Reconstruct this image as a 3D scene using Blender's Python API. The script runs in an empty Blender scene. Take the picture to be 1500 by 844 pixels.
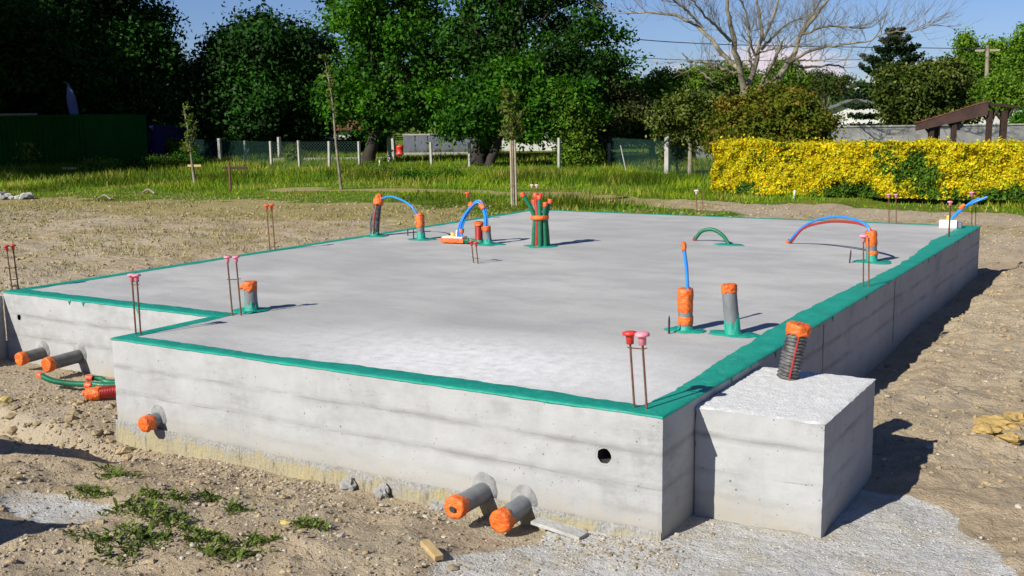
import bpy, math, random
import numpy as np
from mathutils import Vector, Matrix, noise
R = math.radians
rnd = random.Random(7)
sc = bpy.context.scene
col = sc.collection

# ------------------------------------------------------------------ camera
F_PX, CAM = 1573.71, np.array([2.027, -4.716, 1.450])
RI = np.array([0.85418469, 0.51981499, -0.01268416])
UP = np.array([-0.07045588, 0.13987661, 0.9876591])
FW = np.array([-0.51517422, 0.84274961, -0.15610448])
def atd(px, py, d):                       # surveyed bearing + distance -> world point
    return Vector(CAM + (FW + RI*((px-750)/F_PX) - UP*((py-422)/F_PX))*d)
def atz(px, py, z=-0.62):                 # bearing -> point on a level plane
    d = FW*F_PX + RI*(px-750) - UP*(py-422)
    return Vector(CAM + d*((z-CAM[2])/d[2]))
def depth(P): return float((np.array(P)-CAM) @ FW)
cd = bpy.data.cameras.new('camera'); cam = bpy.data.objects.new('camera', cd); col.objects.link(cam)
cd.sensor_width = 36; cd.lens = F_PX/1500*36; cd.clip_end = 3000; cd.clip_start = .05
cam.matrix_world = Matrix(((RI[0], UP[0], -FW[0], CAM[0]), (RI[1], UP[1], -FW[1], CAM[1]), (RI[2], UP[2], -FW[2], CAM[2]), (0,0,0,1)))
sc.camera = cam

# ------------------------------------------------------------------ light
SUN_AZ, SUN_EL = R(73), R(34)             # azimuth the shadows travel towards
td = Vector((math.cos(SUN_AZ)*math.cos(SUN_EL), math.sin(SUN_AZ)*math.cos(SUN_EL), -math.sin(SUN_EL)))
sd = bpy.data.lights.new('sun', 'SUN'); sd.energy = 5.0; sd.angle = R(.5); sd.color = (1, .965, .87)
so = bpy.data.objects.new('sun', sd); col.objects.link(so); so.rotation_euler = td.to_track_quat('-Z', 'Y').to_euler()
so.location = (-8, -10, 14)
w = bpy.data.worlds.new('World'); sc.world = w; w.use_nodes = True
nt = w.node_tree; N = nt.nodes; Lk = nt.links
bg = N['Background']; bg.inputs[1].default_value = .05
sky = N.new('ShaderNodeTexSky'); sky.sky_type = 'NISHITA'; sky.sun_disc = False
sky.sun_elevation = SUN_EL; sky.sun_rotation = math.atan2(-td.x, -td.y) % (2*math.pi)
sky.air_density = 1.0; sky.dust_density = .25; sky.ozone_density = 4.0
tc = N.new('ShaderNodeTexCoord'); sx = N.new('ShaderNodeSeparateXYZ'); Lk.new(tc.outputs['Generated'], sx.inputs[0])
mp = N.new('ShaderNodeMapping'); mp.inputs['Scale'].default_value = (5, 5, 17); Lk.new(tc.outputs['Generated'], mp.inputs[0])
cn = N.new('ShaderNodeTexNoise'); cn.inputs['Scale'].default_value = 1.15; cn.inputs['Detail'].default_value = 8; cn.inputs['Roughness'].default_value = .55
Lk.new(mp.outputs[0], cn.inputs['Vector'])
band = N.new('ShaderNodeMapRange'); band.inputs[1].default_value = .105; band.inputs[2].default_value = .02
band.inputs[3].default_value = 0; band.inputs[4].default_value = 1; Lk.new(sx.outputs[2], band.inputs[0])
ad = N.new('ShaderNodeMath'); ad.operation = 'MULTIPLY_ADD'; ad.inputs[1].default_value = .42; Lk.new(band.outputs[0], ad.inputs[0]); Lk.new(cn.outputs[0], ad.inputs[2])
rp = N.new('ShaderNodeMapRange'); rp.inputs[1].default_value = .83; rp.inputs[2].default_value = .92; Lk.new(ad.outputs[0], rp.inputs[0])
sf = N.new('ShaderNodeMath'); sf.operation = 'MULTIPLY'; Lk.new(rp.outputs[0], sf.inputs[0]); 
b2 = N.new('ShaderNodeMapRange'); b2.inputs[1].default_value = .10; b2.inputs[2].default_value = .07; Lk.new(sx.outputs[2], b2.inputs[0]); Lk.new(b2.outputs[0], sf.inputs[1])
f8 = N.new('ShaderNodeMath'); f8.operation = 'MULTIPLY'; f8.inputs[1].default_value = .8; Lk.new(sf.outputs[0], f8.inputs[0])
tint = N.new('ShaderNodeMix'); tint.data_type = 'RGBA'; tint.blend_type = 'MULTIPLY'; tint.inputs[0].default_value = 1
tint.inputs[7].default_value = (.72, .81, 1.14, 1); Lk.new(sky.outputs[0], tint.inputs[6])
lo = N.new('ShaderNodeMapRange'); lo.inputs[1].default_value = .22; lo.inputs[2].default_value = .55; lo.inputs[3].default_value = 1.3; lo.inputs[4].default_value = 1; Lk.new(sx.outputs[2], lo.inputs[0])
vm = N.new('ShaderNodeVectorMath'); vm.operation = 'SCALE'; Lk.new(tint.outputs[2], vm.inputs[0]); Lk.new(lo.outputs[0], vm.inputs['Scale'])
mx = N.new('ShaderNodeMix'); mx.data_type = 'RGBA'; Lk.new(f8.outputs[0], mx.inputs[0]); Lk.new(vm.outputs[0], mx.inputs[6])
mx.inputs[7].default_value = (13.5, 11.2, 12.0, 1); Lk.new(mx.outputs[2], bg.inputs[0])

vs = sc.view_settings; vs.view_transform = 'Standard'; vs.look = 'None'; vs.exposure = 0.42; vs.gamma = 1; vs.use_curve_mapping = False

# ------------------------------------------------------------------ noise in numpy
def _h(ix, iy, s):
    v = (ix.astype(np.int64)*374761393 + iy.astype(np.int64)*668265263 + s*982451653) & 0xffffffff
    v = ((v ^ (v >> 13))*1274126177) & 0xffffffff
    return ((v ^ (v >> 16)) & 0xffff)/65535.0
def vn(x, y, s=0):
    x = np.asarray(x, float); y = np.asarray(y, float)
    ix, iy = np.floor(x), np.floor(y); fx, fy = x-ix, y-iy
    fx = fx*fx*(3-2*fx); fy = fy*fy*(3-2*fy)
    a = _h(ix, iy, s); b = _h(ix+1, iy, s); c = _h(ix, iy+1, s); d = _h(ix+1, iy+1, s)
    return (a*(1-fx)+b*fx)*(1-fy) + (c*(1-fx)+d*fx)*fy - .5
def fbm(x, y, sc_, s=0, o=3):
    t = 0; a = 1; f = 1/sc_
    for i in range(o): t = t + a*vn(x*f+i*17.3, y*f-i*9.1, s+i); a *= .5; f *= 2.03
    return t
def sst(a, b, x):
    t = np.clip((x-a)/(b-a), 0, 1); return t*t*(3-2*t)

# ------------------------------------------------------------------ materials
def new_mat(name):
    m = bpy.data.materials.new(name); m.use_nodes = True
    return m, m.node_tree.nodes, m.node_tree.links, m.node_tree.nodes['Principled BSDF']
def noise_node(n, l, vec, scale, detail=5, rough=.6):
    t = n.new('ShaderNodeTexNoise'); t.inputs['Scale'].default_value = scale; t.inputs['Detail'].default_value = detail
    t.inputs['Roughness'].default_value = rough; l.new(vec, t.inputs['Vector']); return t.outputs[0]
def mrange(n, l, src, a, b, c=0, d=1):
    t = n.new('ShaderNodeMapRange'); t.inputs[1].default_value = a; t.inputs[2].default_value = b
    t.inputs[3].default_value = c; t.inputs[4].default_value = d; l.new(src, t.inputs[0]); return t.outputs[0]
def cmix(n, l, fac, a, b, mode='MIX'):
    t = n.new('ShaderNodeMix'); t.data_type = 'RGBA'; t.blend_type = mode
    for i, v in ((0, fac), (6, a), (7, b)):
        if isinstance(v, bpy.types.NodeSocket): l.new(v, t.inputs[i])
        elif i == 0: t.inputs[0].default_value = v
        else: t.inputs[i].default_value = (*v, 1)
    return t.outputs[2]
def mth(n, l, op, a, b=None):
    t = n.new('ShaderNodeMath'); t.operation = op
    for i, v in ((0, a), (1, b)):
        if v is None: continue
        if isinstance(v, bpy.types.NodeSocket): l.new(v, t.inputs[i])
        else: t.inputs[i].default_value = v
    return t.outputs[0]
def bump(n, l, hgt, strength, dist, bsdf, prev=None):
    t = n.new('ShaderNodeBump'); t.inputs['Strength'].default_value = strength; t.inputs['Distance'].default_value = dist
    l.new(hgt, t.inputs['Height'])
    if prev is not None: l.new(prev, t.inputs['Normal'])
    l.new(t.outputs[0], bsdf.inputs['Normal']); return t.outputs[0]
def pos(n): return n.new('ShaderNodeNewGeometry').outputs['Position']
def pm(name, c, c2=None, scale=8, rough=.6, bstr=.3, bdist=.004, bscale=None, spec=.5, metal=0):
    m, n, l, b = new_mat(name); c2 = c2 or tuple(x*.7 for x in c); P = pos(n)
    f = mrange(n, l, noise_node(n, l, P, scale), .35, .68)
    l.new(cmix(n, l, f, c, c2), b.inputs['Base Color'])
    b.inputs['Roughness'].default_value = rough; b.inputs['Specular IOR Level'].default_value = spec; b.inputs['Metallic'].default_value = metal
    if bstr: bump(n, l, noise_node(n, l, P, bscale or scale*5, 4), bstr, bdist, b)
    return m
def leafmat(name, c, c2, c3=None, scale=.7, trans=.25, rough=.55):
    m, n, l, b = new_mat(name); P = pos(n)
    at = n.new('ShaderNodeAttribute'); at.attribute_name = 'tint'
    f = mrange(n, l, noise_node(n, l, P, scale, 3), .38, .62)
    k = cmix(n, l, f, c, c2)
    if c3: k = cmix(n, l, mrange(n, l, at.outputs['Fac'], .72, .8), k, c3)
    v = n.new('ShaderNodeHueSaturation'); l.new(k, v.inputs['Color']); l.new(mrange(n, l, at.outputs['Fac'], 0, 1, .45, 1.55), v.inputs['Value'])
    l.new(v.outputs[0], b.inputs['Base Color']); b.inputs['Roughness'].default_value = rough; b.inputs['Specular IOR Level'].default_value = .12
    tr = n.new('ShaderNodeBsdfTranslucent'); l.new(v.outputs[0], tr.inputs['Color'])
    ms = n.new('ShaderNodeMixShader'); ms.inputs[0].default_value = trans
    l.new(b.outputs[0], ms.inputs[1]); l.new(tr.outputs[0], ms.inputs[2]); l.new(ms.outputs[0], n['Material Output'].inputs[0])
    return m

def concrete_wall():
    m, n, l, b = new_mat('formed_concrete'); P = pos(n)
    s = n.new('ShaderNodeSeparateXYZ'); l.new(P, s.inputs[0])
    nz = noise_node(n, l, P, 1.3, 5); nf = noise_node(n, l, P, 9, 6, .65); ng = noise_node(n, l, P, 70, 3)
    base = cmix(n, l, mrange(n, l, nz, .35, .65), (.39, .39, .388), (.31, .31, .308))
    base = cmix(n, l, mrange(n, l, nf, .3, .7, 0, .5), base, (.47, .47, .465))
    # course joints: darker damp lines at the board joints, broken up
    mpg = n.new('ShaderNodeMapping'); mpg.inputs['Scale'].default_value = (.8, .8, 5); l.new(P, mpg.inputs[0])
    wob = mth(n, l, 'MULTIPLY', mth(n, l, 'SUBTRACT', noise_node(n, l, P, 1.1, 4), .5), .05)
    zz = mth(n, l, 'ADD', s.outputs[2], wob)
    for z0, wd, st in ((-.195, .030, .8), (-.375, .034, .75), (-.50, .03, .25)):
        d = mth(n, l, 'ABSOLUTE', mth(n, l, 'SUBTRACT', zz, z0))
        k = mrange(n, l, d, 0, wd, 1, 0)
        brk = mrange(n, l, noise_node(n, l, mpg.outputs[0], 1.7, 5, .7), .40, .62, .0, 1)
        k = mth(n, l, 'MULTIPLY', mth(n, l, 'MULTIPLY', k, brk), st)
        base = cmix(n, l, k, base, (.20, .195, .185))
    for z0 in (-.190, -.372):
        d = mth(n, l, 'ABSOLUTE', mth(n, l, 'SUBTRACT', zz, z0)); k = mrange(n, l, d, .001, .0045, 1, 0)
        k = mth(n, l, 'MULTIPLY', k, mrange(n, l, noise_node(n, l, mpg.outputs[0], 2.9, 5, .75), .50, .60, 0, .5)); base = cmix(n, l, k, base, (.15, .147, .14))
    v2 = n.new('ShaderNodeTexVoronoi'); v2.inputs['Scale'].default_value = 11; l.new(P, v2.inputs['Vector'])
    k = mth(n, l, 'MULTIPLY', mrange(n, l, v2.outputs['Distance'], .05, .09, 1, 0), mrange(n, l, noise_node(n, l, P, 6, 2), .50, .54)); base = cmix(n, l, mth(n, l, 'MULTIPLY', k, .85), base, (.10, .097, .09))
    base = cmix(n, l, mrange(n, l, noise_node(n, l, P, 3.4, 8, .78), .57, .63, 0, .30), base, (.24, .238, .232))
    # swirly damp smears
    ms_ = n.new('ShaderNodeMapping'); ms_.inputs['Scale'].default_value = (1.2, 1.2, 4.2); ms_.inputs['Rotation'].default_value = (0, R(14), 0); l.new(P, ms_.inputs[0])
    sm = mth(n, l, 'MULTIPLY', mrange(n, l, noise_node(n, l, ms_.outputs[0], 2.1, 7, .72), .52, .70), mrange(n, l, nz, .42, .62, .1, .55))
    base = cmix(n, l, sm, base, (.22, .218, .212))
    ms_ = n.new('ShaderNodeMapping'); ms_.inputs['Scale'].default_value = (6, 6, .5); l.new(P, ms_.inputs[0])
    base = cmix(n, l, mrange(n, l, noise_node(n, l, ms_.outputs[0], 1.6, 4, .6), .60, .74, 0, .28), base, (.25, .245, .235))
    # pores
    v = n.new('ShaderNodeTexVoronoi'); v.inputs['Scale'].default_value = 30; v.inputs['Randomness'].default_value = 1; l.new(P, v.inputs['Vector'])
    sel = mrange(n, l, noise_node(n, l, P, 14, 2), .47, .58)
    pore = mth(n, l, 'MULTIPLY', mrange(n, l, v.outputs['Distance'], .07, .13, 1, 0), sel)
    base = cmix(n, l, mth(n, l, 'MULTIPLY', pore, .8), base, (.13, .125, .115))
    # earth splash near the foot
    ft = mth(n, l, 'MULTIPLY', mrange(n, l, s.outputs[2], -.44, -.62), mrange(n, l, nf, .35, .6, .15, .75))
    base = cmix(n, l, ft, base, (.33, .285, .21))
    l.new(base, b.inputs['Base Color']); b.inputs['Roughness'].default_value = .93; b.inputs['Specular IOR Level'].default_value = .15
    h1 = mth(n, l, 'SUBTRACT', mth(n, l, 'MULTIPLY', nf, .5), pore)
    p = bump(n, l, h1, .5, .008, b)
    bump(n, l, ng, .35, .003, b, p)
    return m
def footing_mat():
    m, n, l, b = new_mat('earth_cast_footing'); P = pos(n); s = n.new('ShaderNodeSeparateXYZ'); l.new(P, s.inputs[0])
    mpg = n.new('ShaderNodeMapping'); mpg.inputs['Scale'].default_value = (1, 1, .22); l.new(P, mpg.inputs[0])
    a = noise_node(n, l, mpg.outputs[0], 22, 5, .7); c = noise_node(n, l, P, 5, 4); f = noise_node(n, l, P, 60, 4, .7)
    base = cmix(n, l, mrange(n, l, c, .35, .65), (.40, .34, .20), (.34, .31, .23))
    base = cmix(n, l, mrange(n, l, a, .56, .66, 0, .7), base, (.15, .13, .10))
    k = mrange(n, l, mth(n, l, 'ADD', s.outputs[2], mth(n, l, 'MULTIPLY', mth(n, l, 'SUBTRACT', c, .5), .22)), -.645, -.60)
    base = cmix(n, l, k, base, cmix(n, l, mrange(n, l, f, .35, .65), (.42, .41, .385), (.24, .235, .22)))
    l.new(base, b.inputs['Base Color']); b.inputs['Roughness'].default_value = .96; b.inputs['Specular IOR Level'].default_value = .1
    p = bump(n, l, a, .9, .03, b); bump(n, l, f, .7, .01, b, p); return m
def slab_top():
    m, n, l, b = new_mat('floated_concrete'); P = pos(n)
    mpg = n.new('ShaderNodeMapping'); mpg.inputs['Scale'].default_value = (.7, 1.35, 1); mpg.inputs['Rotation'].default_value = (0, 0, R(35)); l.new(P, mpg.inputs[0])
    st = noise_node(n, l, mpg.outputs[0], 1.6, 6, .62); big = noise_node(n, l, P, .45, 3); f = noise_node(n, l, P, 120, 3, .7); md = noise_node(n, l, P, 12, 4)
    base = cmix(n, l, mrange(n, l, st, .40, .60), (.405, .40, .385), (.51, .50, .475))
    base = cmix(n, l, mrange(n, l, big, .45, .62, 0, .5), base, (.345, .34, .33))
    # white powdery bloom along the near edge and some lighter trowel streaks
    s = n.new('ShaderNodeSeparateXYZ'); l.new(P, s.inputs[0])
    dx = mth(n, l, 'MULTIPLY', mth(n, l, 'ADD', s.outputs[0], 1.5), .5); dy = mth(n, l, 'MULTIPLY', mth(n, l, 'SUBTRACT', s.outputs[1], .55), .95)
    rr = mth(n, l, 'SQRT', mth(n, l, 'ADD', mth(n, l, 'MULTIPLY', dx, dx), mth(n, l, 'MULTIPLY', dy, dy)))
    bl = mth(n, l, 'MULTIPLY', mrange(n, l, rr, .25, 1.0, 1, 0), mrange(n, l, md, .3, .6, .55, 1))
    base = cmix(n, l, bl, base, (.80, .785, .77))
    w2 = n.new('ShaderNodeMapping'); w2.inputs['Scale'].default_value = (.45, 6.5, 1); w2.inputs['Rotation'].default_value = (0, 0, R(-38)); l.new(P, w2.inputs[0])
    stk = mrange(n, l, noise_node(n, l, w2.outputs[0], 1.2, 6, .68), .60, .70, 0, .6)
    base = cmix(n, l, stk, base, (.52, .51, .505))
    w3 = n.new('ShaderNodeMapping'); w3.inputs['Scale'].default_value = (3.2, .35, 1); w3.inputs['Rotation'].default_value = (0, 0, R(-12)); l.new(P, w3.inputs[0])
    stk = mrange(n, l, noise_node(n, l, w3.outputs[0], 1.1, 6, .7), .58, .72, 0, .3)
    base = cmix(n, l, stk, base, (.28, .272, .275))
    w4 = n.new('ShaderNodeMapping'); w4.inputs['Scale'].default_value = (.4, 7, 1); w4.inputs['Rotation'].default_value = (0, 0, R(70)); l.new(P, w4.inputs[0])
    base = cmix(n, l, mrange(n, l, noise_node(n, l, w4.outputs[0], 1.0, 6, .7), .62, .72, 0, .4), base, (.56, .55, .54))
    sp_ = noise_node(n, l, P, 38, 5, .8); base = cmix(n, l, mrange(n, l, sp_, .58, .66, 0, .45), base, (.26, .255, .26))
    base = cmix(n, l, mrange(n, l, f, .3, .7, 0, .25), base, (.2, .195, .2))
    l.new(base, b.inputs['Base Color']); b.inputs['Roughness'].default_value = .82; b.inputs['Specular IOR Level'].default_value = .3
    p = bump(n, l, st, .3, .02, b); p = bump(n, l, md, .4, .008, b, p); bump(n, l, f, .8, .004, b, p)
    return m
def teal_mat():
    m, n, l, b = new_mat('green_sealing_coat'); P = pos(n)
    a = noise_node(n, l, P, 5, 4); f = noise_node(n, l, P, 45, 5, .7)
    base = cmix(n, l, mrange(n, l, a, .35, .65), (.005, .29, .205), (.004, .235, .165))
    base = cmix(n, l, mrange(n, l, f, .60, .66, 0, .75), base, (.002, .10, .08))
    l.new(base, b.inputs['Base Color']); b.inputs['Roughness'].default_value = .55
    g = noise_node(n, l, P, 9, 5, .75)
    l.new(cmix(n, l, mrange(n, l, g, .52, .66, 0, .55), base, (.035, .36, .27)), b.inputs['Base Color'])
    p = bump(n, l, g, .6, .02, b); bump(n, l, f, .6, .008, b, p); return m
def ground_mat():
    m, n, l, b = new_mat('building_site_earth'); P = pos(n)
    at = n.new('ShaderNodeAttribute'); at.attribute_name = 'zone'
    s = n.new('ShaderNodeSeparateColor'); l.new(at.outputs['Color'], s.inputs[0])
    big = noise_node(n, l, P, .5, 4); md = noise_node(n, l, P, 3.1, 5, .65); sm = noise_node(n, l, P, 17, 5, .7); fi = noise_node(n, l, P, 95, 4, .75)
    e = cmix(n, l, mrange(n, l, md, .35, .65), (.43, .325, .205), (.33, .245, .15))
    e = cmix(n, l, mrange(n, l, big, .42, .62, 0, .65), e, (.43, .37, .27))
    e = cmix(n, l, mrange(n, l, sm, .56, .68, 0, .55), e, (.16, .125, .075))
    e = cmix(n, l, mrange(n, l, fi, .3, .7, 0, .35), e, (.52, .45, .35))
    v = n.new('ShaderNodeTexVoronoi'); v.inputs['Scale'].default_value = 38; l.new(P, v.inputs['Vector'])
    peb = mth(n, l, 'MULTIPLY', mrange(n, l, v.outputs['Distance'], .22, .34, 1, 0), mrange(n, l, noise_node(n, l, P, 21, 2), .54, .6))
    vc = n.new('ShaderNodeSeparateColor'); l.new(v.outputs['Color'], vc.inputs[0])
    pc = cmix(n, l, vc.outputs[0], (.23, .19, .15), (.58, .53, .46))
    e = cmix(n, l, peb, e, pc)
    # fine grass stubble over earth
    mg = n.new('ShaderNodeMapping'); mg.inputs['Scale'].default_value = (1, 1, 1); l.new(P, mg.inputs[0])
    dg = cmix(n, l, mrange(n, l, sm, .35, .65), (.37, .29, .12), (.22, .20, .05))
    k = mrange(n, l, mth(n, l, 'ADD', s.outputs[2], mth(n, l, 'MULTIPLY', mth(n, l, 'SUBTRACT', md, .5), 1.5)), .42, .62, 0, .8)
    e = cmix(n, l, k, e, dg)
    gg = cmix(n, l, mrange(n, l, md, .35, .62), (.14, .20, .02), (.06, .12, .01))
    gg = cmix(n, l, mrange(n, l, big, .52, .62, 0, .8), gg, (.21, .19, .03))
    k = mrange(n, l, mth(n, l, 'ADD', s.outputs[0], mth(n, l, 'MULTIPLY', mth(n, l, 'SUBTRACT', sm, .5), .9)), .4, .6)
    e = cmix(n, l, k, e, gg)
    # pale cement slurry
    sl = cmix(n, l, mrange(n, l, fi, .35, .65), (.60, .59, .565), (.47, .455, .43)); sl = cmix(n, l, mrange(n, l, md, .46, .62, 0, .8), sl, (.46, .41, .325)); sl = cmix(n, l, mrange(n, l, sm, .56, .66, 0, .4), sl, (.30, .275, .235))
    sl = cmix(n, l, mth(n, l, 'MULTIPLY', peb, .5), sl, (.28, .25, .2))
    k = mrange(n, l, mth(n, l, 'ADD', s.outputs[1], mth(n, l, 'MULTIPLY', mth(n, l, 'SUBTRACT', sm, .5), .5)), .40, .58)
    e = cmix(n, l, k, e, sl)
    l.new(e, b.inputs['Base Color']); b.inputs['Roughness'].default_value = .97; b.inputs['Specular IOR Level'].default_value = .1
    p = bump(n, l, md, .6, .06, b); p = bump(n, l, sm, .9, .035, b, p); p = bump(n, l, fi, .8, .010, b, p); bump(n, l, peb, .6, .012, b, p)
    return m

M = dict(
 wall=concrete_wall(), slab=slab_top(), teal=teal_mat(), ground=ground_mat(),
 footing=footing_mat(),
 mortar2=pm('fresh_mortar_ring', (.30,.298,.29), (.17,.168,.162), 12, .95, .8, .012, 30, .1),
 mortar=pm('mortar_patch', (.33,.32,.30), (.22,.215,.205), 16, .95, .6, .008, 40, .1),
 rebar=pm('rusty_steel', (.22,.10,.05), (.08,.045,.03), 60, .75, .5, .002, 200, .3, .3),
 darkrod=pm('dark_steel', (.05,.035,.035), (.02,.018,.02), 60, .7, .3, .002, 200, .3),
 capred=pm('red_plastic', (.68,.045,.03), (.55,.035,.025), 30, .42, .08, .002),
 cappink=pm('faded_pink_plastic', (.80,.30,.36), (.74,.18,.25), 40, .5, .08, .002),
 capwhite=pm('pale_pink_plastic', (.82,.62,.60), (.8,.45,.45), 40, .5, .08, .002),
 capor=pm('orange_red_plastic', (.85,.13,.04), (.75,.08,.03), 40, .5, .08, .002),
 pvc=pm('grey_pvc', (.135,.145,.155), (.20,.205,.21), 14, .5, .12, .003, 60),
 pvcdark=pm('dirty_pvc', (.085,.09,.09), (.16,.155,.15), 20, .55, .2, .003, 60),
 tape=pm('orange_tape', (.80,.17,.022), (.62,.095,.012), 18, .42, 1, .02, 26),
 blue=pm('blue_conduit', (.02,.20,.66), (.03,.26,.75), 20, .38, .05, .001),
 red=pm('red_conduit', (.42,.03,.02), (.30,.02,.018), 20, .42, .1, .001),
 green=pm('green_duct', (.008,.16,.075), (.006,.11,.055), 20, .42, .1, .001),
 black=pm('black_corrugated', (.025,.025,.028), (.16,.155,.145), 26, .5, .1, .001),
 white=pm('white_plastic', (.78,.76,.70), (.66,.64,.60), 20, .5, .1, .001),
 yellow=pm('yellow_plastic', (.85,.5,.06), (.8,.4,.05), 20, .5, .1, .001),
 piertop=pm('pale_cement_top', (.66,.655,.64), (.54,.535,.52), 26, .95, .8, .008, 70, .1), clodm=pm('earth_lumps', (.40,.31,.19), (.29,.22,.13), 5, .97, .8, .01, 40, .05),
 dark=pm('hole_dark', (.03,.028,.026), (.05,.045,.04), 20, .95, .4, .01),
 wood=pm('sawn_pine', (.52,.38,.19), (.38,.26,.12), 14, .8, .4, .004, 40, .2),
 stake=pm('weathered_stake', (.40,.33,.23), (.27,.22,.15), 10, .85, .5, .006, 30, .2),
 darkwood=pm('stained_timber', (.030,.018,.013), (.055,.032,.022), 5, .7, .5, .01, 20, .3),
 fascia=pm('weathered_fascia', (.095,.052,.045), (.06,.036,.032), 3, .8, .5, .01, 12, .2),
 tile=pm('clay_tiles', (.24,.10,.055), (.13,.06,.04), 3, .85, .6, .02, 10, .2),
 cpost=pm('concrete_post', (.42,.40,.36), (.30,.29,.26), 4, .9, .4, .01, 20, .1),
 cblock=pm('old_concrete_blocks', (.33,.32,.31), (.21,.205,.20), 1.2, .92, .5, .01, 12, .1),
 render_w=pm('white_render', (.60,.59,.56), (.50,.49,.46), .8, .9, .2, .01, 8, .1),
 slate=pm('grey_roof', (.13,.135,.15), (.09,.09,.1), 2, .6, .3, .01, 8),
 gatem=pm('grey_metal_panels', (.14,.15,.19), (.10,.11,.14), 2, .5, .1, .01, 6),
 glass=pm('dark_glass', (.02,.025,.03), (.03,.035,.04), 1, .12, 0),
 contg=pm('green_steel', (.004,.06,.006), (.003,.042,.004), 1, .85, .1, .01, 6, .1),
 contp=pm('purple_steel', (.025,.015,.08), (.018,.012,.06), 1, .85, .1, .01, 6, .1),
 flag=pm('blue_flag_cloth', (.12,.15,.32), (.09,.11,.24), 2, .8, .1, .01, 6),
 wire=pm('fence_wire', (.02,.075,.06), (.02,.06,.05), 5, .6, 0),
 cable=pm('overhead_cable', (.03,.035,.05), (.03,.03,.04), 5, .6, 0),
 bark=pm('grey_bark', (.15,.125,.10), (.09,.075,.06), 3, .9, .7, .02, 12, .1),
 barkp=pm('pale_lichened_bark', (.30,.265,.19), (.10,.088,.065), 2.5, .9, .7, .02, 12, .1),
 barkd=pm('dark_bark', (.05,.042,.035), (.03,.026,.022), 3, .9, .7, .02, 12, .1),
 stone=pm('site_stone', (.46,.41,.34), (.25,.215,.17), 30, .9, .5, .004, 60, .1),
 stoney=pm('yellow_stone', (.56,.43,.14), (.42,.33,.12), 14, .85, .4, .006, 40, .1),
 clod=pm('ochre_clods', (.42,.29,.11), (.30,.21,.085), 9, .97, .9, .012, 30, .05),
 rubble=pm('pale_rubble', (.47,.46,.44), (.30,.29,.27), 9, .95, .8, .012, 30, .05),
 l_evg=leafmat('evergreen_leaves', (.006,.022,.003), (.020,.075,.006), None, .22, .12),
 l_oak=leafmat('oak_leaves', (.055,.165,.006), (.022,.085,.005), None, .45, .28),
 l_oakd=leafmat('dark_oak_leaves', (.014,.045,.005), (.025,.085,.006), None, .45, .2),
 l_shrub=leafmat('shrub_leaves', (.065,.15,.010), (.11,.175,.014), None, .5, .25),
 l_brown=leafmat('brownish_leaves', (.075,.080,.022), (.045,.080,.012), None, .5, .2),
 l_magn=leafmat('glossy_magnolia_leaves', (.075,.105,.012), (.040,.070,.008), (.13,.14,.03), .8, .15, .5),
 l_phot=leafmat('photinia_leaves', (.085,.125,.008), (.12,.13,.010), (.19,.11,.015), 1.3, .25),
 l_lime=leafmat('lime_green_leaves', (.15,.27,.02), (.10,.20,.014), None, .35, .35),
 l_far=leafmat('far_wood_leaves', (.055,.11,.018), (.04,.085,.014), None, .08, .1),
 l_yel=leafmat('golden_hedge_leaves', (.82,.62,.012), (.72,.58,.014), (.34,.40,.014), 1.2, .4),
 l_hgr=leafmat('green_hedge_leaves', (.075,.15,.012), (.05,.11,.010), None, 1.2, .25),
 l_arau=leafmat('araucaria_leaves', (.012,.028,.010), (.02,.042,.012), None, 2, .05),
 l_young=leafmat('spring_leaves', (.13,.17,.022), (.09,.15,.015), None, 2, .35),
 l_grass=leafmat('tall_grass', (.28,.36,.018), (.11,.23,.012), (.34,.29,.06), .5, .4),
 l_weed=leafmat('weed_leaves', (.14,.19,.035), (.09,.14,.022), None, 5, .25),
)

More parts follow.
